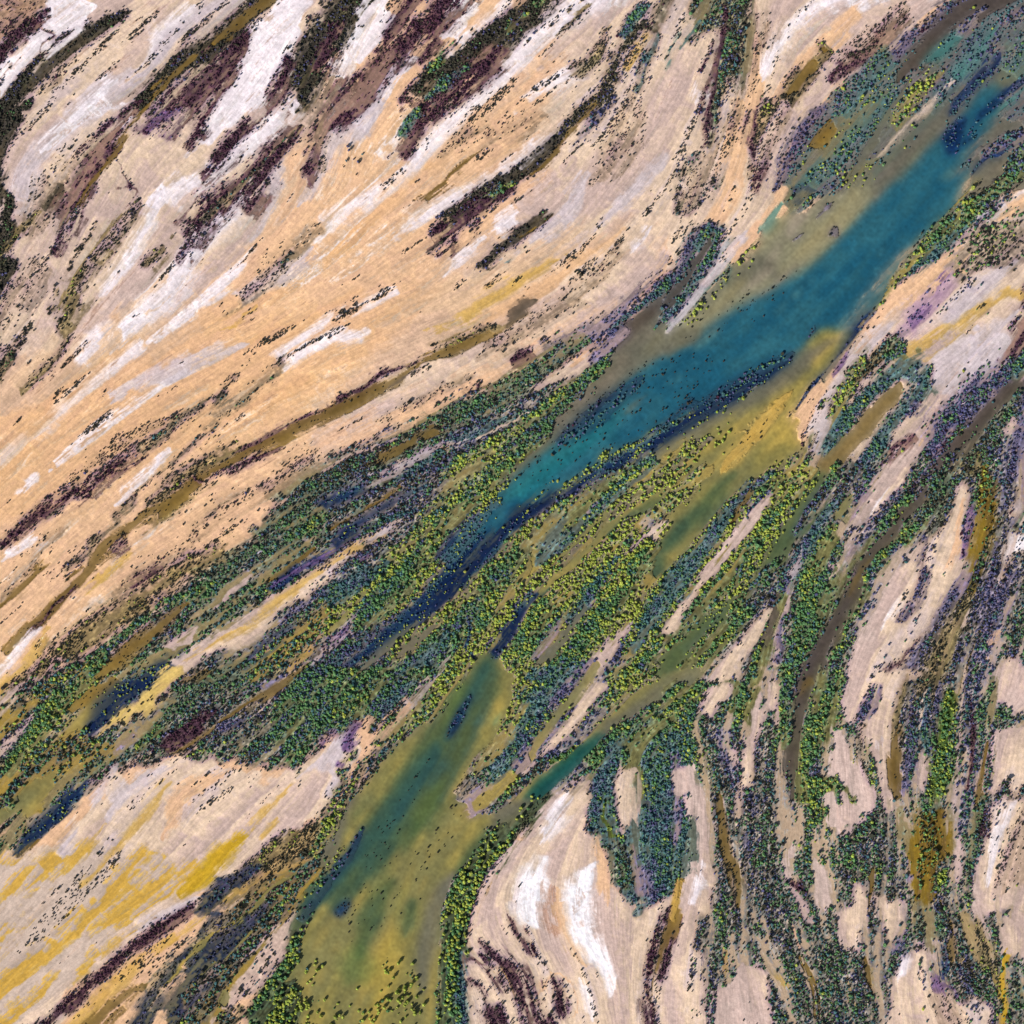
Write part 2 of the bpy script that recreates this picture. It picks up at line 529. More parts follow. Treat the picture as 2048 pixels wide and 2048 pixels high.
Pk 24 1890,450 1800,560
b 46 1830,580 1830,720 1820,850 1800,950
q 36 1932,450 1890,600 1900,760 1932,850
Pk 24 1900,900 1850,1000
r 9 1932,1010 1800,1030
#W 14 1830,1060 1932,1050 1900,1200 1820,1380 1780,1390 1800,1200
Pk 40 1900,1040 1870,1200 1800,1380
q 48 1900,1300 1800,1420 1750,1550 1700,1700 1650,1850
K 13 1720,1560 1650,1750 1580,1900
b 30 1820,1560 1740,1780 1700,1932
Pk 60 1880,1700 1820,1932
S 16 1800,1600 1740,1720
@ 0 1348 0.36232
#at 22 0,560 100,470 250,430 500,330 700,480 560,540 400,560 300,650 180,740 0,900
Pk 44 150,60 60,150 0,210
at 55 380,0 200,110 60,220 0,300
Pk 26 320,140 180,270 60,370 0,420
g 42 560,20 430,100 300,200 200,310 120,420 70,520
K 30 600,60 520,120 430,170
A 34 660,60 520,200 400,320 280,430
at 50 500,300 350,420 200,500
Nm 50 880,0 760,70 650,130 570,230 500,320
#Yp 10 940,0 1060,0 900,150 760,240 620,300 560,330 640,220 780,130
r 58 1270,0 1120,80 1000,180 900,260 780,380
g 26 880,280 780,380 730,430
m 50 1170,230 1030,330 900,400
q 16 700,330 620,420
K 22 1640,0 1500,90 1350,180 1200,290 1050,400 940,450
q 13 1560,10 1400,80 1250,180
q 16 1350,230 1240,300 1180,330
A 50 300,570 200,640 80,740 0,800
r 48 420,540 340,640 290,710
r 50 700,450 580,520 450,570
Nm 40 500,590 400,690 300,790 200,880 100,990
r 46 120,800 50,880 0,970
K 26 200,930 60,1050 0,1100
g 18 70,640 60,740
#Pk 16 0,1120 200,960 420,800 560,700 620,540 760,560 950,460 1150,480 1300,530 1500,580 1700,480 1932,300 1932,560 1800,760 1600,880 1400,1060 1100,1220 900,1380 600,1600 350,1800 230,1932 0,1932
L 36 640,520 580,620 520,720
L 60 850,560 700,640 620,760
S 70 1200,580 1000,680 950,800
#Yn 60 0,1180 400,960 700,950 1000,1050 1050,1130 700,1400 300,1800 0,1932
Y 32 895,640 800,760 700,880 620,1000 500,1120
Y 14 560,840 440,960 360,1040
Yb 44 1340,890,12 1220,990 1130,1090 1000,1200
Y 13 1620,640 1500,730 1360,870
Y 22 1520,810 1450,890
L 40 400,900 350,980
L 46 1060,1260 900,1340 780,1400
m 34 1060,1300 900,1400 750,1520 600,1640 500,1720 400,1810 250,1920
Y 55 960,1470 800,1580 650,1700 520,1850 440,1932
K 48 780,1730 640,1820 520,1932
#o 26 1932,560 1820,740 1700,820 1580,900 1400,1010 1280,1110 1150,1200 1300,1220 1500,1150 1700,1050 1760,1000 1932,760
#at 20 1760,900 1840,1080 1760,1180 1680,1320 1560,1480 1350,1700 1200,1932 760,1932 1000,1700 1100,1500 1250,1300 1450,1150
#Nv 24 1180,1130 1400,1060 1450,1090 1300,1190 1200,1300 1350,1330 1500,1240 1400,1400 1330,1520 1200,1640 1000,1800 1000,1932 860,1932 960,1760 1030,1620 1060,1480 1150,1330
Y 11 1730,1000 1600,1050 1500,1090 1350,1160 1200,1260 1050,1400 930,1500
A 12 1700,1060 1500,1180 1400,1300 1200,1420
A 14 1500,1330 1300,1520 1150,1620
Pk 14 1350,1210 1280,1280
#xbp 16 1680,1300 1600,1400 1560,1560 1480,1700 1300,1840 1200,1850 1360,1620 1480,1440 1600,1330
A 22 1240,1740 1220,1840
#t 18 1500,1700 1400,1840 1250,1932 1500,1932
N 14 1420,1080 1380,1120
E 12 1740,1020 1650,1080
n 26 1830,780 1770,960
#U 16 1932,600 1880,760 1800,900 1780,1020 1932,1080
y 44 1932,540 1860,700 1790,850 1760,980
#g 20 1932,0 1932,250 1800,330 1700,420 1650,550 1580,570 1560,450 1480,400 1500,200 1680,0
#yb 22 1500,260 1560,450 1550,540 1350,520 1150,470 1000,480 1150,380 1350,300
V 26 1810,320 1770,400
V 30 1932,340 1880,430
L 30 1932,280 1820,450 1680,560
Pk 20 1540,100 1450,220
@ 674 1348 0.36232
#A 18 640,170 700,60 770,-40 850,-90 920,-40 1000,60 930,240 850,370 760,470 700,600 640,700 760,760 880,760 1020,640 1100,560 1200,500 1320,400 1420,300 1520,200 1700,60 1932,0 1932,60 1700,200 1480,350 1350,440 1180,600 1050,700 900,800 800,900 700,1040 620,1180 590,1300 570,1450 560,1620 550,1750 540,1932 -350,1932 -280,1700 -180,1450 -80,1250 0,1060 30,900 100,700 250,500 400,350
#y 20 900,-40 1100,-40 1180,0 1100,100 1000,120 960,60
#y 20 500,0 720,-40 700,60 600,160 480,200
#g 16 0,0 560,0 480,60 400,140 300,250 230,330 120,250 0,360
t 60 400,60 300,180 240,260
L 14 570,0 440,110 360,200
V 16 400,90 360,150
V 28 140,260 90,370 50,440
L 26 60,320 0,420 0,560
y 50 580,110 420,250 300,320 210,420
y 46 200,440 120,540 50,650 0,740
t 28 270,420 180,530
A 50 470,300 330,450 200,620 80,800
G 60 780,0,26 740,60,40 640,220,52 600,330,60 540,440,80 450,600,120 380,750,130 280,850,120 150,1000,90 60,1100,70 -60,1220,60 -160,1350,40
GT 50 560,400 460,540 360,700 260,860 120,1010 20,1120 -80,1220
Gb 34 680,60 640,160 600,300
Gb 50 560,560 520,700 440,820
Gb 60 400,1000 280,1200 150,1350
U 34 640,1100 560,1250 510,1420 480,1580 470,1750
A 50 500,800 420,950 340,1100 280,1300
Yw 50 330,1420 300,1560 260,1700 200,1850
N 26 740,120 690,210 650,280 620,350
N 22 140,850 80,980 0,1070 -80,1180
N 26 70,1240 10,1310
GT 26 -60,1150 -170,1330 -230,1450
n 40 -60,1180 -150,1320
E 12 910,210 860,290
xb 200 300,1000 200,1300 100,1500
T2 36 1430,370,34 1300,470,38 1200,560,38 1110,620,34 1050,690,24
U 36 1060,680 960,750 860,800
U 44 1932,40 1800,100 1650,210 1500,300 1430,370
G 40 820,880 740,1000 650,1120
#x2 24 -250,1800 -100,1850 0,1780 150,1680 300,1550 420,1560 500,1750 540,1932 -300,1932
#t 16 1080,0 1330,0 1230,140 1150,240 1060,400 950,560 850,560 780,470 880,370 960,240 1010,120
y 30 1080,60 980,220 880,380 780,480 740,560
q 30 1340,0 1220,130 1150,240 1060,400 960,550
q 50 900,600 800,680 700,710
y 50 1020,580 900,640 780,690
A 22 1395,0 1300,130 1200,260 1100,390 1050,500
#Pk 10 1440,30 1500,60 1430,180 1330,310 1200,440 1060,550 1040,530 1150,390 1270,250 1370,120
q 10 1330,150 1190,320 1060,500
b 34 1510,70 1440,180 1350,320 1230,420 1130,500
lime 22 1320,400 1260,440 1190,490
#y 16 1500,0 1780,0 1700,60 1560,180 1480,260 1520,120
g 60 1932,150 1750,250 1600,330 1500,400 1400,470 1280,540 1180,600
#t 18 1480,400 1932,150 1932,1100 1900,1160 1780,1290 1560,1240 1520,1000 1440,850 1400,900 1380,700 1430,550
g 50 1932,180 1750,300 1620,400 1650,560 1660,720
#gb 14 1060,680 1150,620 1180,640 1100,780 1000,900 940,1000 860,1120 800,1240 740,1380 730,1500 700,1640 700,1932 550,1932 560,1700 580,1500 610,1250 680,1120 740,1020 820,900 940,790
#Pk 14 1180,660 1300,600 1400,620 1390,880 1480,1050 1560,1240 1760,1290 1900,1170 1932,1200 1932,1932 720,1932 720,1600 750,1380 830,1200 950,980 1080,830
xb 70 1300,600 1200,720 1080,820 1000,950
b 50 1380,500 1250,570 1180,640
W 75 1250,720 1170,850
Wb 95 1130,1040 1080,1150 1060,1270 1110,1410
Wb 80 1400,1050 1330,1180 1330,1300 1350,1440 1440,1560,50 1520,1720,36
W 34 1350,1750 1390,1880
R 30 1190,1180 1180,1300 1200,1420
O 26 1220,1180 1225,1350 1300,1530 1370,1620
S 40 1440,950 1470,1100 1480,1250
m 55 850,1560 930,1640 1020,1740 1010,1830
Y 13 920,1650 980,1780
m 40 1180,1690 1210,1780 1230,1870
m 13 950,1330 1010,1430 1080,1550
m 14 700,1530 850,1580 980,1620
m 14 730,1680 800,1750
m 45 830,1820 870,1932
m 40 1090,1870 1130,1932
S 9 1130,1590 1260,1690 1310,1780 1300,1880
O 24 1160,1660 1130,1740
t 44 700,1540 680,1750 700,1932
m 30 1850,1300,14 1770,1470 1730,1640 1720,1800 1740,1932
m 24 1900,1340,12 1860,1460 1810,1600 1800,1700
K 26 1890,1180,8 1875,1300,28 1830,1420,26 1790,1560,22 1765,1680,22 1750,1820,24
#Pk 10 1570,470 1620,520 1600,640 1640,760 1600,900 1560,880 1530,740 1520,600
xb 40 1570,560 1560,760
b 12 1640,540 1640,760
#Pk 12 1932,560 1870,480 1860,560 1932,700
lime 14 1460,700 1520,820 1570,900
q 40 1650,1000 1720,1180 1760,1260
q 40 1850,450 1900,700 1860,900
r 60 1560,960 1600,1180
@ 1348 1348 0.36232
D 50 760,0 700,110 670,250 650,400 650,540,34 680,700,12
#g 18 800,0 960,40 920,200 860,330 800,420 760,520 900,560 1000,620 1050,690 960,690 850,640 800,660 900,830 960,960 880,1000 780,850 690,700 690,560 700,380 740,180
g 42 610,0 610,300 590,450
K 14 740,40 700,110
#g 16 0,60 200,40 420,20 400,240 330,270 250,180 200,240 170,100 100,250 150,400 120,420 0,200
yb 55 40,200 130,360 200,520 240,650
q 24 240,300 280,480 320,650
#Pk 12 260,30 320,80 250,180 210,260 160,200 170,100
Pk 40 560,20 545,150 560,290
#Pk 10 450,120 500,200 490,330 440,480 430,620 380,740 350,830 330,700 350,520 400,330 400,220
b 30 300,250 280,400 330,560
Pk 26 340,360 320,520
q 28 430,660 390,800
Pk 22 450,880 440,1050
q 20 400,880 410,1000
#Pk 14 960,20 1400,0 1250,100 1200,300 1200,600 1220,760 1150,700 1110,560 1060,420 1000,300 920,220 930,100
q 24 1120,100 1060,200 1000,300
s 40 1040,360 1060,520 1110,640
yb 30 1060,380 1100,560 1130,680
#Pk 12 870,300 960,400 1060,580 1110,700 1090,860 1020,960 940,980 870,860 830,700 840,650 980,700 1020,680 960,600 860,520 880,420
Y 14 930,900 940,960
Y 14 1040,880 1010,940
#Pk 12 0,520 80,540 150,640 200,800 215,1000 215,1200 200,1290 60,1310 40,1220 120,1120 130,950 90,800 30,650
W 30 150,1080 100,1240
K 26 250,660,14 270,850 290,980 340,1120,36 350,1290,20
xb 50 280,980 340,1120
Y 20 20,1180 0,1300
#tb 20 380,700 600,620 900,900 1100,760 1240,900 1320,1100 1330,1300 1200,1230 1060,1140 900,1400 760,1380 620,1200 560,900 440,1300 480,1500 400,1600 300,1500 420,1200
Pk 22 660,930 620,1020 630,1120 680,1240 760,1370
Pk 32 790,1020 830,1180 820,1310
Y 15 800,1140 815,1270
m 20 640,1120 700,1190
#Pk 12 960,1230 1050,1160 1060,1330 1020,1500 930,1540 900,1400
#Pk 12 1110,1190 1200,1230 1280,1260 1230,1380 1160,1450 1120,1320
K 14 1100,1100 1080,1260
Pk 50 60,1400 30,1600 30,1932
#Pk 14 370,1640 420,1590 490,1620 530,1750 550,1932 210,1932 220,1800 280,1720
xb 40 400,1800 420,1932
Y 12 285,1540 285,1660
S 14 640,1360 690,1500
Y 12 480,1500 540,1620 620,1700
K 8 700,1560 770,1680 790,1900
Y 24 1110,1660 1130,1800
Y 12 960,1740 990,1820
K 20 1050,1560 1080,1700
#Pk 16 1330,1480 1450,1500 1470,1560 1400,1650 1500,1750 1700,1760 1760,1850 1800,1932 1170,1932 1190,1800 1240,1600
W 30 1280,1560 1250,1700
s 90 1500,1800 1550,1900
q 30 1280,1440 1200,1560
#Pk 12 1590,0 1620,0 1610,200 1570,500 1560,700 1590,850 1600,1000 1570,1200 1540,1000 1510,800 1530,560 1570,300
#Pk 12 1780,0 1932,0 1932,200 1860,190 1790,130
#Pk 12 1770,290 1932,240 1932,560 1860,640 1750,660 1760,450
#Pk 16 1932,620 1932,1190 1800,1300 1720,1390 1650,1340 1650,1150 1700,950 1740,820 1800,700
W 30 1880,700 1780,900 1740,1100
#Pk 12 1860,1300 1932,1320 1932,1600 1870,1560 1830,1400
s 90 1932,900 1850,1100
m 30 1740,760 1700,900
r 10 1932,210 1800,240 1760,270
W 14 1130,330 1140,400
K 34 1240,280 1225,480 1250,640
q 34 1320,100 1310,300 1300,450 1270,660
o 30 1260,60 1230,200 1200,330
t 36 1410,130 1380,300 1400,450
Pk 9 1400,100 1350,300
Pk 30 1395,460,34 1375,560,28 1370,670,6
lime 62 1510,120 1495,350 1470,550 1420,700
r 70 1380,720 1440,780 1520,900
q 18 1460,60 1440,220
y 22 1560,60 1545,300 1530,500
#ko 30 1360,760 1500,800 1490,1000 1450,1150 1420,1300 1350,1300 1330,1100 1330,950
lime 20 1500,1050 1460,1200
r 30 1270,800 1300,950
q 16 1300,1060 1315,1160
b 48 1650,40 1645,350 1630,560 1600,760 1550,900
m 16 1650,100 1650,400 1620,600
Pk 10 1700,500 1660,700
r 30 1740,60 1720,200 1740,270
K 20 1735,400 1700,600 1670,800 1660,950
r 30 1720,640 1650,900 1620,1150
K 26 1480,1310 1530,1420 1520,1540
N 8 1480,1420 1495,1560 1490,1720
V 22 1480,1660 1470,1720 1560,1730
#r 26 1320,1280 1460,1330 1500,1450 1400,1480 1320,1400
o 45 1600,1340 1700,1480 1760,1640
o 30 1560,1560 1640,1660
Yb 22 1840,1540 1805,1680 1840,1820 1820,1932
r 40 1900,1700 1900,1900

@ 0 1348 0.36232
gb 40 1870,1090 1770,1200 1705,1330 1640,1450 1600,1580 1510,1700 1440,1800 1340,1890
#gb 20 1500,1720 1600,1700 1640,1800 1600,1932 1250,1932 1400,1830
yy 24 1900,960 1830,1060
@ 0 0 1.06
xb 60 880,1340 820,1500 760,1650 700,1800
xb 40 800,1550 900,1500
xb 70 1000,900 1200,760 1350,680
xb 40 1300,640 1500,520
@ 674 1348 0.36232
G 50 300,1150 180,1350 120,1550
Gb 60 120,1500 60,1700
G 40 420,1250 380,1450
xb 90 300,1000 100,1400
@ 0 0 1.06
@ 674 674 0.36232
#Nm 40 880,880 780,970 690,1050 590,1140 560,1220 590,1270 500,1360 420,1450 330,1540 200,1640 100,1740 0,1800 0,1860 150,1790 300,1700 450,1590 560,1490 680,1410 800,1300 900,1200 970,1100 1060,1010 1200,910 1050,940 960,990
T 22 1000,880 900,970 830,1050 740,1150
U 22 420,1590 260,1720 120,1830
n 20 1350,830 1200,920 1080,1010
Nm 36 1100,1420 1020,1520 960,1620 890,1720 850,1790
@ 674 1348 0.36232
#G 60 720,30 820,-70 920,-20 880,140 820,300 760,430 660,600 580,760 460,880 320,980 200,1100 80,1220 -60,1320 -200,1430 -180,1320 -20,1120 140,950 230,760 320,600 420,430 530,300 630,150
GT 60 560,380 460,540 360,700 260,860 120,1010 0,1130 -100,1240
GT 30 800,0 740,120 680,240 600,360
Gb 34 700,60 650,180 600,300
Gb 50 560,600 500,740 420,860
N 22 745,120 690,210 650,280 620,350
n 22 140,850 80,980 0,1070 -80,1180 -170,1310
U 40 640,1100 560,1250 510,1420 480,1580 470,1750
xb 80 500,500 300,850 100,1100
xb 90 300,1050 150,1400
@ 0 1348 0.36232
Nv 40 1300,1130 1180,1230 1100,1300
Nv 50 1100,1480 960,1620 850,1760 780,1932
Nv 30 1300,1500 1150,1700 1000,1900
A 16 1200,1400 1050,1560 930,1700
V 30 1860,300 1790,390
V 24 1932,330 1890,440
@ 674 1348 0.36232
x2 60 60,1700 -40,1850
x2 40 -120,1650 -200,1900
x2 26 220,1500 180,1600 150,1760
@ 0 0 2
Nm 6 790,362 740,392 700,415 650,443 600,472 560,500
n 10 790,355 740,385 690,410
n 12 640,380 600,410 560,445
@ 674 1348 0.36232
T2 30 1430,365,28 1300,470,34 1200,560,34 1110,620,30 1040,690,20
U 26 1060,690 960,770 860,840
W 40 1230,720 1150,860
"""
# ------------------------------------------------------------------ survey of the flats
# The plan is drawn on a survey grid: x runs east, y runs south, one unit is one metre;
# world X = x - 1024, Y = 1024 - y.
T0 = time.time()
STEP = 1.45
LO, HI = -220.0, 2268.0
N = int((HI - LO) / STEP) + 1
gx = LO + np.arange(N) * STEP
rng = np.random.default_rng(7)

# kinds of ground: colours (sRGB), noise scale index, tree density per m2, tree radius, mix of growth, opacity, edge softness, relief
# growth letters: a yellow-green mangrove, b green, c teal, d dark olive, e slate purple, f maroon samphire, h pale grey
K = {
 'S':  dict(c=[(230,186,142),(208,166,134)], r=.55),
 'Pk': dict(c=[(204,178,166),(192,165,154),(216,188,160),(198,176,170)], r=.7),
 'L':  dict(c=[(206,192,190),(188,172,178)], op=.85, s=.6, r=.5),
 'W': dict(c=[(252,246,248),(228,214,218),(244,236,236)], op=.92, s=.85, r=.6, rag=1.3),
 'Wb': dict(c=[(255,250,252),(234,226,230)], s=.8, r=.6, rag=1.3),
 'O':  dict(c=[(224,176,122),(208,158,114)], op=.6, s=.9, r=.5),
 'Oz': dict(c=[(224,174,118),(206,158,116)], op=.42, r=.5),
 'R':  dict(c=[(176,135,110),(160,115,95)], op=.8, s=.6, r=.4),
 'Y': dict(c=[(206,168,88),(190,146,66)], op=.8, s=.7, r=.15),
 'Yb': dict(c=[(204,166,44),(186,146,36),(196,160,60)], s=.6, r=.1),
 'Yp': dict(c=[(216,178,110),(202,172,98),(190,160,108)], s=.3, r=.4, d=.002, z=1.5, m='d'),
 'Yn': dict(c=[(204,160,70),(206,168,88),(196,166,116),(186,160,142),(190,168,152)], sharp=2, s=.6, r=.25),
 'K': dict(c=[(140,110,50),(104,82,40),(124,100,54)], s=.5, w=1, rag=1.1, d=.004, z=1.1, m='d'),
 'K2': dict(c=[(138,114,66),(110,92,60)], s=.35, w=1),
 'D': dict(c=[(88,76,62),(66,58,56)], s=.7, w=1, rag=1.2),
 'A': dict(c=[(160,140,74),(116,112,72),(132,122,68),(172,146,72)], s=.6, w=1),
 'A2': dict(c=[(150,138,100),(128,124,98),(140,128,110)], s=.6, w=1),
 'Yw': dict(c=[(180,152,62),(160,140,64)], s=.9, op=.5, w=1),
 'U':  dict(c=[(122,114,84),(98,96,82),(110,100,84)], s=.7, w=1, op=.92),
 'G':  dict(c=[(60,82,62),(84,94,56),(50,76,70)], s=.6, w=1),
 'Gb': dict(c=[(82,108,58),(96,108,56)], s=.9, op=.55, w=1),
 'GT': dict(c=[(42,76,76),(54,84,68)], s=.8, op=.9, w=1),
 'T': dict(c=[(26,82,104),(48,98,108),(22,76,98),(70,106,104)], s=.5, w=1),
 'T2': dict(c=[(22,72,72),(36,82,66)], s=.3, w=1),
 'E':  dict(c=[(34,112,112),(60,126,118)], s=.9, op=.65, w=1),
 'N':  dict(c=[(14,34,72),(24,50,84)], s=.35, d=.030, z=1.3, m='ce', wv=1),
 'Nm': dict(c=[(12,30,64),(16,38,72),(28,54,80),(58,86,94)], sharp=1, s=.7, d=.018, z=1.3, m='cea', wv=1),
 'n':  dict(c=[(24,44,72),(50,66,78)], op=.55, s=.6, d=.020, z=1.5, m='bcef'),
 'Nv': dict(c=[(24,36,56),(28,42,58),(50,66,62),(158,138,96)], sharp=1, s=.6, d=.030, z=1.3, m='ddec'),
 'm': dict(c=[(84,54,60),(60,36,52),(118,86,78)], s=.6, d=.085, z=1.2, m='ffffd', op=.9, rag=1.9),
 'V':  dict(c=[(116,84,130),(92,66,112)], s=.7, d=.03, z=1.1, m='ef', op=.8, rag=1.6),
 'v':  dict(c=[(184,152,160),(156,120,152)], s=.8, d=.004, z=1.2, m='e', op=.9),
 'g': dict(c=[(98,108,82),(116,116,76),(84,100,92)], d=.070, z=1.7, m='aabbcbe'),
 'gb': dict(c=[(62,78,62),(82,90,60),(46,62,62)], d=.066, z=2.3, m='aaabbb', s=.25, rag=.8),
 'lime': dict(c=[(84,100,42),(70,90,40)], d=.075, z=1.6, m='aaabb'),
 'y': dict(c=[(148,134,84),(124,120,84),(112,114,96)], d=.042, z=1.7, m='aaabc', rag=1.5),
 'yy': dict(c=[(144,130,86),(116,114,86),(130,118,76)], d=.038, z=1.65, m='aaab'),
 'yb': dict(c=[(160,142,118),(112,112,100)], d=.052, z=1.55, m='aabcde'),
 't': dict(c=[(74,102,108),(88,108,102),(86,96,116)], d=.062, z=1.5, m='cccbbeea', s=.4),
 'te': dict(c=[(62,104,108),(80,106,98),(70,92,110)], d=.032, z=1.5, m='ccabe', s=.6, rag=1.4, op=.85, w=.5),
 'qe': dict(c=[(100,90,110),(86,86,104)], d=.035, z=1.4, m='eecf', s=.6, rag=1.5, op=.85),
 'tb': dict(c=[(126,118,116),(108,110,106),(150,134,118),(104,98,116)], d=.062, z=1.45, m='dbbeecda'),
 'r': dict(c=[(110,108,82),(92,104,88),(130,116,84)], d=.062, z=1.45, m='bbddceb', op=.9, s=.5, rag=1.7),
 'ro': dict(c=[(110,98,72),(88,84,66),(132,112,82)], d=.060, z=1.25, m='ddbdcf', op=.8, s=.55, rag=2.0),
 'dk': dict(c=[(76,66,52),(54,50,48),(92,88,58)], d=.090, z=1.4, m='dddebdfd', op=.95, rag=.9, s=.4),
 'd':  dict(c=[(106,88,62),(84,74,60)], d=.055, z=1.4, m='ddb', op=.8, rag=1.6),
 'q': dict(c=[(120,104,126),(98,94,118),(142,120,126)], d=.055, z=1.45, m='eeecfb', s=.6, rag=1.7),
 'b':  dict(c=[(150,136,136),(116,112,124)], d=.040, z=1.8, m='eecbe', s=.5, op=.75, rag=1.6),
 's':  dict(c=[(170,140,106),(150,122,92)], op=.4, s=.8, d=.030, z=1.05, m='ddf', rag=2.),
 'sr': dict(c=[(176,138,110),(150,118,92)], op=.8, d=.03, z=1.1, m='df'),
 'o':  dict(c=[(134,114,66),(112,98,64),(152,124,80)], d=.060, z=1.25, m='ddda', op=.8, s=.6, rag=1.6),
 'ko': dict(c=[(128,104,32),(104,80,28),(112,104,44)], d=.040, z=1.5, m='addb', s=.5),
 'at': dict(c=[(150,124,56),(120,104,62),(86,88,74)], d=.036, z=1.7, m='cbdda'),
 'u':  dict(c=[(118,114,88),(98,104,98),(112,100,98),(86,98,100)], d=.014, z=1.6, m='acce', w=.5),
 'kk': dict(c=[(170,148,126),(140,122,110)], d=.034, z=1.6, m='dddabe'),
 'x':  dict(keep=1, d=.010, z=2.6, m='ce'),
 'xa': dict(keep=1, d=.010, z=2.3, m='a'),
 'xb': dict(keep=1, d=.0030, z=1.15, m='d'),
 'x2': dict(keep=1, d=.0085, z=2.7, m='aaab'),
 'xbp': dict(c=[(206,178,160),(180,150,140)], d=.018, z=1.9, m='dec', r=.8),
}

# what shows between the plants: colour and how open the cover is
OPEN = {'dk': (150,128,84,.25), 'Nm': (84,96,84,.4), 'gb': (120,112,66,.3), 'te': (112,118,98,.6), 'qe': (150,140,128,.7), 'ro': (186,154,120,1.), 'tb': (198,168,138,1.),
        'yb': (196,166,128,.9), 't': (120,112,88,.6), 'g': (132,120,66,.6), 'r': (158,134,92,.8), 'y': (172,146,74,.8),
        'yy': (164,138,70,.9), 'q': (178,150,146,.9), 'm': (184,146,124,.9), 'o': (190,160,110,.8), 'at': (176,142,62,.9), 'd': (190,156,118,.9),
        'b': (206,178,158,.9), 'u': (132,118,84,.5), 's': (214,180,146,.8), 'Nv': (172,150,96,.6), 'ko': (150,120,40,.6), 'lime': (130,120,50,.4)}

def catmull(P, k=4):
    P = np.asarray(P, float)
    if len(P) < 3:
        t = np.linspace(0, 1, 5)[:, None]
        return P[0] * (1 - t) + P[1] * t if len(P) == 2 else P
    Q = np.vstack([2 * P[0] - P[1], P, 2 * P[-1] - P[-2]])
    out = []
    for i in range(1, len(Q) - 2):
        p0, p1, p2, p3 = Q[i - 1:i + 3]
        for t in np.arange(k) / k:
            out.append(.5 * (2 * p1 + (p2 - p0) * t + (2 * p0 - 5 * p1 + 4 * p2 - p3) * t * t + (3 * p1 - p0 - 3 * p2 + p3) * t ** 3))
    out.append(P[-1])
    return np.array(out)

OPS = []
def parse(txt):
    ox = oy = 0.; sc = 1.
    for line in txt.strip().splitlines():
        a = line.split()
        if not a: continue
        if a[0] == '@':
            ox, oy, sc = map(float, a[1:4]); continue
        poly = a[0][0] == '#'
        kind = a[0].lstrip('#'); w = float(a[1]) * sc
        pts = []
        for q in a[2:]:
            v = list(map(float, q.split(',')))
            pts.append((ox + v[0] * sc, oy + v[1] * sc, v[2] * sc if len(v) > 2 else -1., v[0], v[1]))
        P = np.array(pts)
        if poly:
            X = P[:, :2].copy()
            if sc < 1:                             # sheets meet: lap them a little over each other
                for j in (0, 1):
                    X[P[:, 3 + j] <= 2, j] -= 14; X[P[:, 3 + j] >= 1930, j] += 14
            for j in (0, 1):                       # carry shapes that meet the picture's edge on beyond it
                X[P[:, j] < 8, j] -= 260; X[P[:, j] > 2040, j] += 260
            OPS.append((kind, 1, w, X))
        else:
            n = len(P); W = P[:, 2].copy()
            endw = []
            for e in (0, n - 1):
                vx, vy = P[e, 3], P[e, 4]
                endw.append(W[e] if W[e] > 0 else (w if (vx <= 10 or vy <= 10 or vx >= 1925 or vy >= 1925) and sc < 1 else w * .35))
            W[W < 0] = w; W[0], W[-1] = endw
            if n == 2: 
                mid = P[:1] * .5 + P[1:] * .5
                P = np.vstack([P[:1], mid, P[1:]]); W = np.array([W[0], w, W[-1]])
            Q = np.column_stack([P[:, 0], P[:, 1], W])
            for e, nb in ((0, 1), (-1, -2)):
                if (Q[e, 0] < 6 or Q[e, 0] > 2042 or Q[e, 1] < 6 or Q[e, 1] > 2042):
                    d = Q[e] - Q[nb]; d = d / max(1e-6, math.hypot(d[0], d[1])); ext = Q[e].copy(); ext[:2] += d[:2] * 240
                    Q = np.vstack([ext[None], Q]) if e == 0 else np.vstack([Q, ext[None]])
                elif sc < 1 and (min(P[e, 3:]) <= 2 or max(P[e, 3:]) >= 1930):
                    d = Q[e] - Q[nb]; d = d / max(1e-6, math.hypot(d[0], d[1])); Q[e, :2] += d[:2] * 16
            if kind in ('W', 'L', 'O', 'S', 'Y', 'o', 's', 'R', 'K', 'm', 'ro'):   # run out to a point
                for e, nb in ((0, 1), (-1, -2)):
                    if Q[e, 2] < w * .5:
                        d = Q[e] - Q[nb]; d = d / max(1e-6, math.hypot(d[0], d[1])); ext = Q[e].copy()
                        ext[:2] += d[:2] * w * 1.5; ext[2] = .5; Q[e, 2] = w * .55
                        Q = np.vstack([ext[None], Q]) if e == 0 else np.vstack([Q, ext[None]])
            OPS.append((kind, 0, w, catmull(Q)))
parse(STROKES)

# ---- direction of flow everywhere, from the drawn channels themselves
cs = 16.0
cg = np.arange(LO - 40, HI + 60, cs)
CX, CY = np.meshgrid(cg, cg)
acc = np.zeros((2,) + CX.shape); 
for kind, poly, w, P in OPS:
    if poly: continue
    A = P[:-1:2, :2]; B = P[1::2, :2]; m = min(len(A), len(B)); A, B = A[:m], B[:m]
    for a, b in zip(A, B):
        d = b - a; L = math.hypot(*d)
        if L < 1: continue
        th = 2 * math.atan2(d[1], d[0]); c = (a + b) / 2
        wt = L / (((CX - c[0]) ** 2 + (CY - c[1]) ** 2) + 900.) ** 1.5
        acc[0] += wt * math.cos(th); acc[1] += wt * math.sin(th)
acc /= np.hypot(acc[0], acc[1]) + 1e-12

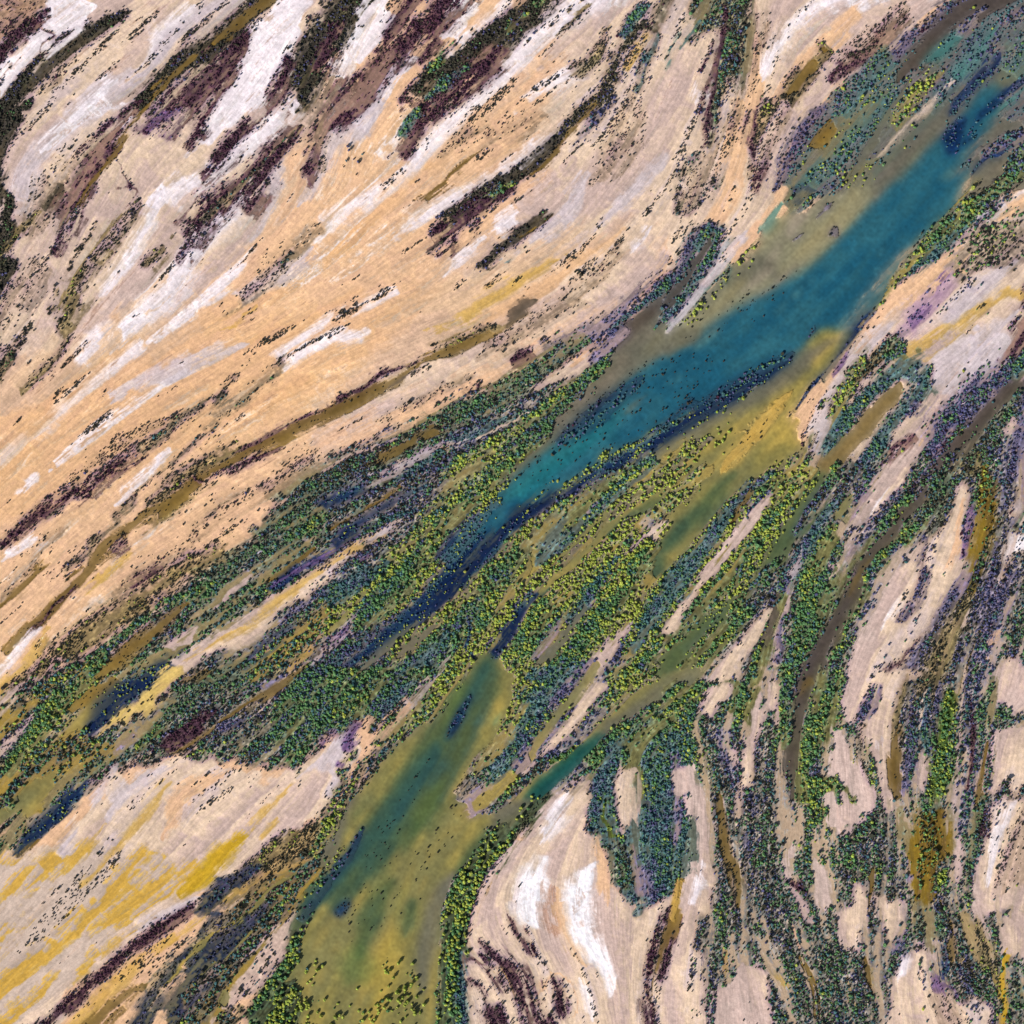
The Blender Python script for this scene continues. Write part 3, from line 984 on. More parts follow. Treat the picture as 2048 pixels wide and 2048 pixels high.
def smooth(e0, e1, v):
    t = np.clip((v - e0) / (e1 - e0), 0, 1); return t * t * (3 - 2 * t)
def bil(F, x, y, lo, st):
    """bilinear sample of F[...,iy,ix] at survey coordinates"""
    n = F.shape[-1]
    u = np.clip((x - lo) / st, 0, n - 1.001); v = np.clip((y - lo) / st, 0, n - 1.001)
    i = u.astype(np.int32); j = v.astype(np.int32); u = u - i; v = v - j
    return (F[..., j, i] * (1 - u) * (1 - v) + F[..., j, i + 1] * u * (1 - v) + F[..., j + 1, i] * (1 - u) * v + F[..., j + 1, i + 1] * u * v)

def blur(F, r):
    r = int(r)
    if r < 1: return F
    for _ in range(2):
        for ax in (0, 1):
            pad = [(0, 0), (0, 0)]; pad[ax] = (r + 1, r)
            c = np.cumsum(np.pad(F, pad, mode='edge'), axis=ax)
            F = (c[2 * r + 1:] - c[:-2 * r - 1]) / (2 * r + 1) if ax == 0 else (c[:, 2 * r + 1:] - c[:, :-2 * r - 1]) / (2 * r + 1)
    return F
def unit(F): return (F - F.mean()) / (F.std() + 1e-9)

def lic(n, src, L, h, turn=0.):
    """streaks: average the noise in src along the flow"""
    g = np.linspace(LO, HI, n); st = g[1] - g[0]
    X, Y = np.meshgrid(g, g)
    out = src.copy(); cnt = 1
    th0 = bil(acc, X, Y, cg[0], cs)
    a0 = .5 * np.arctan2(th0[1], th0[0]) + turn
    for sg in (1, -1):
        px, py = X.copy(), Y.copy(); vx, vy = sg * np.cos(a0), sg * np.sin(a0)
        for k in range(L):
            px += vx * h; py += vy * h
            t = bil(acc, px, py, cg[0], cs); a = .5 * np.arctan2(t[1], t[0]) + turn
            nx, ny = np.cos(a), np.sin(a); s = np.where(nx * vx + ny * vy < 0, -1., 1.)
            vx, vy = nx * s, ny * s
            out += bil(src, px, py, LO, st); cnt += 1
    return unit(out / cnt)

def up(F):
    if F.shape[0] == N: return F
    X, Y = np.meshgrid(gx, gx)
    return bil(F, X, Y, LO, (HI - LO) / (F.shape[0] - 1)).astype(np.float32)

n1 = up(lic(1700, rng.standard_normal((1700, 1700)), 7, 1.9)).astype(np.float32)
n2 = up(lic(700, unit(blur(rng.standard_normal((700, 700)), 1)), 16, 4.5))
n3 = up(lic(350, unit(blur(rng.standard_normal((350, 350)), 2)), 18, 9.0))
n4 = up(lic(700, unit(blur(rng.standard_normal((700, 700)), 1)), 5, 4.0, .95))
m4 = up(unit(blur(rng.standard_normal((350, 350)), 8)))
i1 = up(unit(blur(rng.standard_normal((1500, 1500)), 1)))
i2 = up(unit(blur(rng.standard_normal((700, 700)), 2)))
print("noise", time.time() - T0)

nb = unit(blur(n2, 4))
# ---- paint the survey
GR = {k: i for i, k in enumerate('abcdefh')}
col = np.zeros((N, N, 3), np.float32)
dens = np.zeros((N, N), np.float32); size = np.full((N, N), 1.2, np.float32)
opn = np.zeros((N, N, 4), np.float32)
mix = np.zeros((N, N, 7), np.float32); mix[..., 3] = 1
wat = np.zeros((N, N), np.float32); rel = np.full((N, N), .6, np.float32)
def ramp(cols, t):
    cols = np.array(cols, np.float32); t = np.clip(t, 0, .9999) * (len(cols) - 1)
    i = t.astype(int); f = (t - i)[..., None]
    return cols[i] * (1 - f) + cols[np.minimum(i + 1, len(cols) - 1)] * f
base_t = .5 + .15 * n3 + .10 * n2 + .07 * n1
col[:] = ramp([(224,184,148),(216,180,152),(206,178,164),(198,174,166),(188,168,168),(174,150,140)], base_t)
GXX, GYY = np.meshgrid(gx, gx)
upper = smooth(260, -120, GYY - (1420 - .82 * GXX)).astype(np.float32)      # the high flats in the north-west carry salt and scrub in thin stripes
ucol = ramp([(250,240,242),(238,220,210),(222,190,164),(210,176,150),(204,178,170),(190,168,170),(154,126,110),(112,88,84)], .5 + .17 * n3 + .13 * n2 + .10 * n1)
col[:] = col * (1 - upper[..., None] * .8) + ucol * upper[..., None] * .8

for idx, (kind, poly, w, P) in enumerate(OPS):
    k = K[kind]; soft = k.get('s', .4); rag = k.get('rag', 1.)
    pad = 30 + (0 if poly else w * 1.8)
    x0, y0 = P[:, :2].min(0) - pad; x1, y1 = P[:, :2].max(0) + pad
    a0, a1 = [int(np.clip((v - LO) / STEP, 0, N)) for v in (x0, x1)]
    b0, b1 = [int(np.clip((v - LO) / STEP, 0, N)) for v in (y0, y1)]
    if a1 - a0 < 2 or b1 - b0 < 2: continue
    sl = (slice(b0, b1), slice(a0, a1))
    X, Y = np.meshgrid(gx[a0:a1].astype(np.float32), gx[b0:b1].astype(np.float32))
    if poly:
        R = np.vstack([P[:, :2], P[:1, :2]]).astype(np.float32)
        R = catmull(R, 3).astype(np.float32) if len(P) < 80 else R
        best = np.full(X.shape, 1e9, np.float32); ins = np.zeros(X.shape, bool)
        for (ax, ay), (bx, by) in zip(R[:-1], R[1:]):
            dx_, dy_ = bx - ax, by - ay; L2 = dx_ * dx_ + dy_ * dy_ + 1e-6
            t = np.clip(((X - ax) * dx_ + (Y - ay) * dy_) / L2, 0, 1)
            best = np.minimum(best, (X - ax - t * dx_) ** 2 + (Y - ay - t * dy_) ** 2)
            c = (ay > Y) != (by > Y)
            if by != ay: ins ^= c & (X < (bx - ax) * (Y - ay) / (by - ay) + ax)
        sd = np.sqrt(best) * np.where(ins, -1, 1)
        wn_ = max(w, 4.) * rag
        sd = sd + (wn_ * .34 + (0 if k.get('w') else 2.6)) * (n2[sl] * .7 + n1[sl] * .5 + .35 * n3[sl])
        al = smooth(w * .5 + 1.2, -w * .5 - 1.2, sd)
    else:
        best = np.full(X.shape, 1e9, np.float32)
        for (ax, ay, aw), (bx, by, bw) in zip(P[:-1].astype(np.float32), P[1:].astype(np.float32)):
            dx_, dy_ = bx - ax, by - ay; L2 = dx_ * dx_ + dy_ * dy_ + 1e-6
            t = np.clip(((X - ax) * dx_ + (Y - ay) * dy_) / L2, 0, 1)
            d = np.sqrt((X - ax - t * dx_) ** 2 + (Y - ay - t * dy_) ** 2) / np.maximum(aw * (1 - t) + bw * t, .6)
            best = np.minimum(best, d)
        amp = min(.5, 11. / max(w, 1)) * rag
        amp = max(amp, .2 * rag)
        sd = best + amp * (n2[sl] * .55 + n1[sl] * .45 + n3[sl] * .25) * (1 if w > 3 else .5)
        al = smooth(1 + soft, 1 - soft, sd)
    if al.max() <= 0: continue
    if kind in ('W', 'L', 'O', 'S', 'Y', 'R', 'Wb'): al = al * smooth(-1.1, .5, n2[sl] * .75 + n1[sl] * .5 + n3[sl] * .3 + i1[sl] * .2 + (al - .5) * (2.0 if poly else 1.7))
    a = al * k.get('op', 1.)
    aa = a[..., None]
    if not k.get('keep'):
        t = .5 + .22 * n2[sl] + .16 * n1[sl] + .12 * i2[sl] + .1 * n3[sl]
        if k.get('sharp'): t = .5 + .5 * np.tanh((2.0 if k['sharp'] == 1 else 3.5) * ((.35 if k['sharp'] == 2 else .7) * nb[sl] + .3 * n3[sl] + .35 * n1[sl] + (.6 if k['sharp'] == 2 else .3) * n2[sl] + (.35 if k['sharp'] == 1 else .25) * (-1 if kind in ('Nm', 'Nv') else 1)))
        if kind == 'Pk': t = .5 + .22 * n3[sl] + .10 * n2[sl] + .06 * n1[sl] + .05 * i2[sl]
        if k.get('w'): t = .5 + .22 * n3[sl] + .05 * i2[sl] + .17 * n2[sl] + .06 * n1[sl] + .04 * i1[sl]
        c = ramp(k['c'], t)
        col[sl] = col[sl] * (1 - aa) + c * aa
        wv = 1. if k.get('w', 0) == 1 else 0.
        if not k.get('wv'): wat[sl] = wat[sl] * (1 - a) + wv * a
        rel[sl] = rel[sl] * (1 - a) + k.get('r', .25) * a
        oc = OPEN.get(kind)
        if oc: opn[sl] = opn[sl] * (1 - aa) + np.array(oc, np.float32) * aa
        else: opn[sl][..., 3] *= (1 - a)
    d = k.get('d', 0.)
    ad = al if not k.get('w') == 1 else a
    if k.get('keep') or kind in ('s', 'n'):
        dens[sl] = np.maximum(dens[sl], d * al)
        sel = al > .5
        size[sl][sel] = k['z']
        mv = np.zeros(7, np.float32)
        for ch in k['m']: mv[GR[ch]] += 1 / len(k['m'])
        mix[sl][sel] = mv
    else:
        dens[sl] = dens[sl] * (1 - ad) + d * ad
        if d > 0:
            mv = np.zeros(7, np.float32)
            for ch in k['m']: mv[GR[ch]] += 1 / len(k['m'])
            size[sl] = size[sl] * (1 - ad) + k['z'] * ad
            mix[sl] = mix[sl] * (1 - ad[..., None]) + mv * ad[..., None]
# the tide draws every boundary out: shift each field across and along the flow by the streaks
th = bil(acc, GXX, GYY, cg[0], cs); ang = .5 * np.arctan2(th[1], th[0])
am = (1 + .3 * upper) * (1 - .7 * blur(smooth(.2, .8, wat), 6))
ac = am * (4.5 * n2 + 2.2 * n1) ; al_ = (9 * unit(blur(i2, 2)) + 4 * n4) * am
QX = GXX - np.sin(ang) * ac + np.cos(ang) * al_; QY = GYY + np.cos(ang) * ac + np.sin(ang) * al_
QX = QX.astype(np.float32); QY = QY.astype(np.float32)
def warp(F): return bil(F, QX, QY, LO, STEP).astype(np.float32)
for q in range(3): col[..., q] = warp(col[..., q])
for q in range(4): opn[..., q] = warp(opn[..., q])
for q in range(7): mix[..., q] = warp(mix[..., q])
dens, size, wat, rel = warp(dens), warp(size), warp(wat), warp(rel)
lf = (smooth(1150, 900, GXX) * smooth(1620, 1500, GYY) * (1 - upper))[..., None]      # khaki rather than sand shows through the cover in the west
opn[..., :3] = opn[..., :3] * (1 - .7 * lf) + np.array((158, 134, 82), np.float32) * .7 * lf * (opn[..., :3].sum(-1, keepdims=True) > 60)
wi = smooth(.5, .95, blur(wat, 3))[..., None]
soft_ = np.stack([blur(col[..., q], 5) for q in range(3)], -1)          # silt hangs in soft clouds in open water
col = col * (1 - .85 * wi) + soft_ * .85 * wi
col *= 1 + (.022 * i1 + .012 * n1 + .02 * i2)[..., None] * wi
# gaps in the cover, drawn out along the flow
gap = -(n2 * .75 + n3 * .4 + n1 * .35 + i1 * .3)
om = smooth(.35, 1.35, gap) * opn[..., 3]
# hold the opening colour where a sheet fades out
oc_ = opn[..., :3]
okc = (oc_.sum(-1) > 60)
om = om * okc
col = col * (1 - om[..., None] * .9) + oc_ * om[..., None] * .9
dens = dens * (1 - .93 * om)
rel = rel + .3 * om
under = smooth(.012, .05, dens)[..., None]
col *= 1 + under * (.13 * i1 + .12 * n1 + .05 * i2)[..., None]          # litter, seedlings and roots between the plants
# samphire and dry litter fringe the banks: a mauve-brown margin on the sand side of the plants
vm = blur(smooth(.015, .05, dens), 5)
fr = smooth(.02, .45, vm) * (1 - smooth(.3, .9, vm)) * (1 - wat) * np.clip(.55 + .3 * n3 + .35 * n2 + .2 * n1, 0, 1)
fcol = ramp([(142,108,136),(122,96,118),(150,122,100)], .5 + .3 * n3 + .2 * i2)
col = col * (1 - .68 * fr[..., None]) + fcol * .68 * fr[..., None]
fd = fr * .028; nw = (fd > dens)
dens = np.maximum(dens, fd); size[nw] = 1.15
mix[nw] = np.array([0, .1, .1, .35, .25, .2, 0], np.float32)
# fine dark and pale filaments on open sand
sandy = np.clip(1 - dens / .03, 0, 1) * (1 - wat)
fil = n1 * .75 + n2 * .6
fk_ = .35 + .65 * upper
dk = smooth(1.1, 2.4, fil) * sandy * .62 * fk_
col = col * (1 - dk[..., None]) + np.array((120, 92, 76), np.float32) * dk[..., None]
lt = smooth(1.2, 2.4, -fil) * sandy * .45 * fk_
col = col * (1 - lt[..., None]) + np.array((244, 226, 204), np.float32) * lt[..., None]
# stray scrub strung along the same lines
stray = (.35 + upper) * smooth(1.2, 2.2, n2 * .8 + n3 * .7 + n1 * .3) * sandy * .03
stray[size > 3] = 0
dens = np.maximum(dens, stray)
print("painted", time.time() - T0)
# ------------------------------------------------------------------ terrain heights
def lin(c):
    c = np.clip(np.asarray(c, np.float32) / 255., 0, 1)
    return np.where(c <= .04045, c / 12.92, ((c + .055) / 1.055) ** 2.4).astype(np.float32)
FARX = np.cumsum(6 * 1.75 ** np.arange(1, 15))
ax_ = np.concatenate([LO - FARX[::-1], gx, gx[-1] + FARX])
M = len(ax_); ii = np.clip(np.arange(M) - len(FARX), 0, N - 1)
wsm = smooth(.3, .75, wat)
low = 1 - upper
land = 1.15 + rel * ((1 - .65 * low) * (.22 * n1 + .42 * n2) + .45 * n3 + .12 * i1 + .12 * i2 + (.26 + .2 * low) * n4 * smooth(-.4, 1.1, m4))
land = np.maximum(land, .1)
bed = -1.0 + .06 * n2
Z = land * (1 - wsm) + bed * wsm
WATER_Z = -.35

def new_mesh(name, co, faces_n, loops, colr=None, cname="tint", smooth_f=True):
    me = bpy.data.meshes.new(name)
    nf = len(loops) // faces_n
    me.vertices.add(len(co)); me.loops.add(len(loops)); me.polygons.add(nf)
    me.vertices.foreach_set("co", np.ascontiguousarray(co, np.float32).ravel())
    me.loops.foreach_set("vertex_index", np.ascontiguousarray(loops, np.int32))
    me.polygons.foreach_set("loop_start", np.arange(nf, dtype=np.int32) * faces_n)
    try: me.polygons.foreach_set("loop_total", np.full(nf, faces_n, np.int32))
    except Exception: pass
    me.update(calc_edges=True)
    me.polygons.foreach_set("use_smooth", np.full(nf, smooth_f, bool))
    if colr is not None:
        at = me.attributes.new(cname, 'FLOAT_COLOR', 'POINT')
        c4 = np.ones((len(co), 4), np.float32); c4[:, :3] = colr
        at.data.foreach_set("color", c4.ravel())
    return me

def material(name, tint=True, rough=.9, spec=.2, grain=None, base=(.2, .2, .2), ior=1.45, rand=0.):
    m = bpy.data.materials.new(name); m.use_nodes = True
    nt = m.node_tree; p = nt.nodes["Principled BSDF"]
    p.inputs["Roughness"].default_value = rough
    p.inputs["Specular IOR Level"].default_value = spec
    p.inputs["IOR"].default_value = ior
    if tint:
        a = nt.nodes.new("ShaderNodeAttribute"); a.attribute_name = "tint"; src = a.outputs["Color"]
    else:
        a = nt.nodes.new("ShaderNodeRGB"); a.outputs[0].default_value = (*base, 1); src = a.outputs[0]
    if rand:
        oi = nt.nodes.new("ShaderNodeObjectInfo"); mr = nt.nodes.new("ShaderNodeMapRange")
        mr.inputs["To Min"].default_value = 1 - rand; mr.inputs["To Max"].default_value = 1 + rand
        nt.links.new(oi.outputs["Random"], mr.inputs["Value"])
        v = nt.nodes.new("ShaderNodeVectorMath"); v.operation = 'SCALE'
        nt.links.new(src, v.inputs[0]); nt.links.new(mr.outputs[0], v.inputs["Scale"]); src = v.outputs[0]
    if grain:
        g = nt.nodes.new("ShaderNodeNewGeometry")
        for sc_, am in grain:
            n = nt.nodes.new("ShaderNodeTexNoise"); n.inputs["Scale"].default_value = sc_; n.inputs["Detail"].default_value = 3
            nt.links.new(g.outputs["Position"], n.inputs["Vector"])
            mr = nt.nodes.new("ShaderNodeMapRange"); mr.inputs["From Min"].default_value = .25; mr.inputs["From Max"].default_value = .75
            mr.inputs["To Min"].default_value = 1 - am; mr.inputs["To Max"].default_value = 1 + am; mr.clamp = False
            nt.links.new(n.outputs["Fac"], mr.inputs["Value"])
            v = nt.nodes.new("ShaderNodeVectorMath"); v.operation = 'SCALE'
            nt.links.new(src, v.inputs[0]); nt.links.new(mr.outputs[0], v.inputs["Scale"]); src = v.outputs[0]
    nt.links.new(src, p.inputs["Base Color"])
    return m

def props(o, label, cat=None, group=None, kind=None):
    if label: o["label"] = label
    if cat: o["category"] = cat
    if group: o["group"] = group
    if kind: o["kind"] = kind
    return o

M_ground = material("silt_and_salt", rough=.95, spec=.15, grain=[(.5, .15), (.14, .07)])
M_water = material("silty_water", rough=.12, spec=.4, grain=[(.02, .05)], ior=1.33)

flat = col.copy()
lum = 1 + .045 * n1 + .04 * n2 + .02 * i1                          # streaked silt grain
lumw = 1 + .012 * i1 + .010 * n2
flat *= (lum * (1 - wsm) + lumw * wsm)[..., None]
colL = lin(flat)
AX, AY = np.meshgrid(ax_, ax_)
Zf = Z[np.ix_(ii, ii)].copy(); Cf = colL[np.ix_(ii, ii)].copy()
far = np.maximum(np.maximum(LO - AX, AX - HI), np.maximum(LO - AY, AY - HI))
fk = smooth(0, 900, far)[..., None]
Cf = Cf * (1 - fk) + lin((196, 168, 140)) * fk
Zf = Zf * (1 - fk[..., 0]) + .7 * fk[..., 0]
co = np.column_stack([(AX - 1024).ravel(), (1024 - AY).ravel(), Zf.ravel()])
idx = np.arange(M * M, dtype=np.int32).reshape(M, M)
loops = np.stack([idx[:-1, :-1], idx[1:, :-1], idx[1:, 1:], idx[:-1, 1:]], -1).ravel()
me = new_mesh("tidal_flat", co, 4, loops, Cf.reshape(-1, 3))
me.materials.append(M_ground)
ground = bpy.data.objects.new("ground", me); COL.objects.link(ground)
props(ground, "pale streaked sand and salt flats carved by branching channels", "tidal flat", kind="structure")

# ------------------------------------------------------------------ water bodies
f = 1.06; BODIES = [
 ("river", "wide teal river running diagonally into the flats", "river", [(1932,60),(1640,440),(1350,660),(1080,860),(900,1050),(760,1150),(640,1290)]),
 ("estuary", "olive and amber estuary at the bottom centre, green in its middle", "estuary", [(890,1290),(820,1480),(720,1700),(650,1932)]),
 ("inlet", "amber shallows beside the teal river, below its east bank", "shallows", [(1580,650),(1480,800),(1330,1000),(1150,1200),(980,1380)]),
 ("channel", "grey-green channel running beside the brown pond to the dark pool", "channel", [(1720,740),(1600,880),(1500,1060),(1380,1180),(1250,1300),(1170,1350),(1050,1460),(960,1540)]),
 ("creek", "dark brown creek between green mangrove banks in the lower right", "creek", [(1900,770),(1760,910),(1640,1080),(1560,1200),(1510,1350),(1490,1450)]),
 ("rill", "amber channel bending across the orange sand on the left", "channel", [(920,640),(700,730),(520,840),(300,960),(150,1080),(0,1260)]),
 ("gutter", "narrow amber channel between dark banks in the upper centre", "channel", [(1200,70),(1130,190),(1050,290)]),
 ("ditch", "thin amber channel through dark scrub in the upper left", "channel", [(500,10),(400,80),(270,230),(150,370)]),
 ("pond", "dark brown pond inside the blue shrub loop", "pond", [(1330,470),(1280,560),(1190,650)]),
 ("backwater", "brown braided backwater in the top right corner", "backwater", [(1830,20),(1700,120),(1580,200)]),
 ("slough", "yellow-brown slough in the lower left", "slough", [(100,1180),(230,1230),(60,1600),(500,1360),(240,1870)]),
 ("brook", "ochre creek with dark banks right of the white salt pans", "creek", [(1270,1700),(1240,1780),(1230,1880)]),
 ("bayou", "straight ochre channel in the lower right columns", "channel", [(1350,1560),(1390,1700),(1660,1650),(1780,1750),(1840,1550),(1720,1450)]),
]
seedP, seedI = [], []
for bi, b in enumerate(BODIES):
    Q = catmull(np.array(b[3], float) * f, 10)
    seedP.append(Q[:, :2]); seedI += [bi] * len(Q)
seedP = np.vstack(seedP); seedI = np.array(seedI)
cellw = np.maximum.reduce([wat[:-1, :-1], wat[1:, :-1], wat[1:, 1:], wat[:-1, 1:]]) > .3
cj, ci = np.nonzero(cellw)
cx, cy = gx[ci], gx[cj]
own = np.zeros(len(cx), int); bd = np.full(len(cx), 1e12)
for q, b in zip(seedP, seedI):
    d = (cx - q[0]) ** 2 + (cy - q[1]) ** 2
    s = d < bd; bd[s] = d[s]; own[s] = b
vid = np.arange(N * N, dtype=np.int32).reshape(N, N)
for bi, (nm, lb, cat, _) in enumerate(BODIES):
    s = own == bi
    if s.sum() < 30: continue
    j, i = cj[s], ci[s]
    lp = np.stack([vid[j, i], vid[j + 1, i], vid[j + 1, i + 1], vid[j, i + 1]], -1).ravel()
    uq, inv = np.unique(lp, return_inverse=True)
    vy, vx = uq // N, uq % N
    co = np.column_stack([gx[vx] - 1024, 1024 - gx[vy], np.full(len(uq), WATER_Z)])
    me = new_mesh(nm, co, 4, inv.ravel(), colL[vy, vx]); me.materials.append(M_water)
    o = bpy.data.objects.new(nm, me); COL.objects.link(o); props(o, lb, cat, kind="structure")
print("ground", time.time() - T0)

# ------------------------------------------------------------------ growth
s0 = 2.35
hx = np.arange(LO + 30, HI - 30, s0); PX, PY = np.meshgrid(hx, hx)
PX = PX + (np.arange(len(hx)) % 2)[:, None] * s0 / 2
PX = (PX + rng.uniform(-.95, .95, PX.shape)).ravel(); PY = (PY + rng.uniform(-.95, .95, PY.shape)).ravel()
def smp(F): return bil(F, PX, PY, LO, STEP)
D = smp(dens); R0 = smp(size)
cl = np.clip(1 + .75 * smp(n2) + .35 * smp(n1) + .25 * smp(i1), .05, 3.2)     # growth follows the flow lines
prob = np.where(D > 0, 1 - np.exp(-D * cl * s0 * s0 * 1.25), 0)
spacing_ok = rng.random(len(PX)) < np.clip(1.55 / np.maximum(R0, .5), .3, 1.) ** 1.4
keep = (rng.random(len(PX)) < prob) & spacing_ok & (D > .002)
PX, PY, R0, D = PX[keep], PY[keep], R0[keep], D[keep]
mixs = np.stack([bil(mix[..., q], PX, PY, LO, STEP) for q in range(7)], -1)
# neighbouring plants tend to be of one sort: pick with smooth noise as well as chance
cum = np.cumsum(mixs / np.maximum(mixs.sum(1, keepdims=True), 1e-6), 1)
u = .5 + .5 * np.tanh(.9 * (bil(n3, PX, PY, LO, STEP) * .5 + bil(i2, PX, PY, LO, STEP) * .6))
u = np.clip(.55 * rng.random(len(PX)) + .45 * u, 0, .9999)
typ = np.minimum((u[:, None] > cum).sum(1), 6)
R = .93 * R0 * rng.lognormal(0, .33, len(PX)); R = np.clip(R, .6, 4.2)
H = R * rng.uniform(1.5, 2.3, len(PX))
GZ = bil(Z, PX, PY, LO, STEP); GZ = np.maximum(GZ, WATER_Z - .2)
print("plants", len(PX), np.bincount(typ, minlength=7), time.time() - T0)
TINT = lin(np.array([(146,156,68), (84,118,74), (66,98,100), (58,56,46), (78,78,110), (66,40,54), (180,180,190)]))

def ico(sub):
    import bmesh
    bm = bmesh.new(); bmesh.ops.create_icosphere(bm, subdivisions=sub, radius=1)
    bm.verts.ensure_lookup_table()
    v = np.array([q.co[:] for q in bm.verts], np.float32); fc = np.array([[w.index for w in q.verts] for q in bm.faces], np.int32)
    bm.free(); return v, fc
ICO1, ICO2 = ico(1), ico(2)
def lump(v, seed, rough):
    r = np.random.default_rng(seed)
    d = v / np.linalg.norm(v, axis=1, keepdims=True)
    k = 1 + rough * r.standard_normal(len(v))
    for _ in range(4):
        a = r.standard_normal(3); a /= np.linalg.norm(a); k += .28 * np.maximum(0, d @ a - .35) * r.choice([-1.6, 1.2, 1.4])
    o = d * np.clip(k, .55, 1.5)[:, None]
    o[:, 2] = np.maximum(o[:, 2], -.75)
    return o.astype(np.float32)
def mass(name, sel, base, label, cat, rough=.16):
    n = len(sel)
    if n == 0: return
    v0, f0 = base
    protos = np.stack([lump(v0, 100 + q, rough) for q in range(10)])
    pi = rng.integers(0, 10, n); th = rng.uniform(0, 6.283, n)
    V = protos[pi]                                             # n,k,3
    c, s = np.cos(th)[:, None], np.sin(th)[:, None]
    r = R[sel][:, None]; el = rng.uniform(.85, 1.15, n)[:, None]
    X = (V[..., 0] * c - V[..., 1] * s) * r * el + (PX[sel] - 1024)[:, None]
    Y = (V[..., 0] * s + V[..., 1] * c) * r / el + (1024 - PY[sel])[:, None]
    hh = H[sel][:, None]
    Zz = GZ[sel][:, None] + hh * (.56 + .50 * V[..., 2])
    cc = TINT[typ[sel]] * rng.uniform(.72, 1.28, (n, 1)) * rng.uniform(.92, 1.08, (n, 3))
    k = V.shape[1]
    leaf = rng.uniform(.8, 1.2, (n, k, 1))
    cv = (cc[:, None, :] * leaf).reshape(-1, 3)
    co = np.stack([X, Y, Zz], -1).reshape(-1, 3)
    lp = (f0[None] + (np.arange(n) * k)[:, None, None]).astype(np.int32).ravel()
    me = new_mesh(name, co, 3, lp, cv, smooth_f=False); me.materials.append(M_leaf)
    o = bpy.data.objects.new(name, me); COL.objects.link(o)
    props(o, label, cat, kind="stuff")
M_leaf = material("foliage_cover", rough=.75, spec=.1)

inframe = (PX > 6) & (PX < 2042) & (PY > 6) & (PY < 2042)
big = np.zeros(len(PX), bool)

def pick(mask, n):
    c = np.nonzero(mask & inframe)[0]
    # of plants standing on top of one another only the largest counts as one that shows
    o = c[np.argsort(-R[c])]
    return o[:n]
is_tree = (typ <= 1)
T_idx = pick(is_tree, 300); big[T_idx] = True
S_idx = pick((typ == 2) | (typ == 4), 220); big[S_idx] = True

rest = ~big
mass("mangrove_wood", np.nonzero(rest & is_tree & ((R > 1.9) | (D < .05)))[0], ICO2, "taller yellow-green mangroves lining the estuary and creek banks", "mangroves")
mass("mangrove_thicket", np.nonzero(rest & is_tree & ~((R > 1.9) | (D < .05)))[0], ICO1, "smaller yellow-green mangroves packed between the channels", "mangroves", .2)
mass("blue_shrubs", np.nonzero(rest & ((typ == 2) | (typ == 4) | (typ == 6)))[0], ICO1, "teal and slate blue shrubs crowding between the mangroves and sand", "shrubs", .22)
mass("dark_scrub", np.nonzero(rest & (typ == 3))[0], ICO1, "low dark olive scrub dotted in streaks over the sand", "scrub", .22)
mass("red_samphire", np.nonzero(rest & (typ == 5))[0], ICO1, "low maroon samphire mats on the upper sand ridges", "samphire", .25)
print('rest', rest.sum())
print("mass", time.time() - T0)

# ---- single trees and shrubs: a trunk with limbs and a crown of leaf clumps
def tube(bmv, bmf, pts, rad, seg=6):
    o = len(bmv); pts = [np.array(p, float) for p in pts]
    for p, r in zip(pts, rad):
        for q in range(seg):
            a = 6.2832 * q / seg; bmv.append((p[0] + r * math.cos(a), p[1] + r * math.sin(a), p[2]))
    for k in range(len(pts) - 1):
        for q in range(seg):
            a = o + k * seg + q; b = o + k * seg + (q + 1) % seg
            bmf.append((a, b, b + seg, a + seg))
def trunk_mesh(seed, n_limb):
    r = np.random.default_rng(seed); v, fc = [], []
    tube(v, fc, [(0, 0, -.15), (.03, .02, .25), (-.02, .03, .5), (.02, 0, .8)], [.10, .07, .055, .02])
    for q in range(n_limb):
        a = 6.28 * q / n_limb + r.uniform(-.4, .4); h = r.uniform(.22, .4)
        tube(v, fc, [(0, 0, h), (.25 * math.cos(a), .25 * math.sin(a), h + .2), (.55 * math.cos(a), .55 * math.sin(a), h + .33)], [.05, .035, .012], 5)
    me = bpy.data.meshes.new("trunk"); me.from_pydata(v, [], fc); me.update(); return me
def crown_mesh(name, seed, lumps, low):
    r = np.random.default_rng(seed); vs, fs, k = [], [], 0
    for q in range(lumps):
        a = r.uniform(0, 6.28); d = 0 if q == 0 else r.uniform(.35, .66)
        cx_, cy_, cz_ = d * math.cos(a), d * math.sin(a), (.68 if q == 0 else r.uniform(low, .72))
        s = r.uniform(.5, .62) if q == 0 else r.uniform(.26, .42)
        P_ = lump(ICO2[0], seed * 31 + q, .13) * s; P_[:, 2] *= .75
        vs.append(P_ + (cx_, cy_, cz_)); fs.append(ICO2[1] + k); k += len(P_)
    # loose leaf sprays round the rim so the outline is ragged
    for q in range(90):
        a = r.uniform(0, 6.28); d = r.uniform(.55, 1.05); z = r.uniform(low - .05, .85)
        c = np.array([d * math.cos(a), d * math.sin(a), z]); e1 = r.standard_normal(3) * .09; e2 = r.standard_normal(3) * .09
        vs.append(np.array([c, c + e1, c + e2])); fs.append(np.array([[k, k + 1, k + 2]])); k += 3
    V = np.vstack(vs).astype(np.float32); F_ = np.vstack(fs)
    me = new_mesh(name, V, 3, F_.astype(np.int32).ravel(), smooth_f=False); return me
M_bark = material("grey_bark", tint=False, base=tuple(lin((112, 98, 82))), rough=.9, spec=.1, grain=[(2.0, .15)])
M_yel = material("yellow_green_leaves", tint=False, base=tuple(TINT[0]), rough=.7, spec=.1, grain=[(.9, .25)], rand=.2)
M_grn = material("green_leaves", tint=False, base=tuple(TINT[1]), rough=.7, spec=.1, grain=[(.9, .25)], rand=.2)
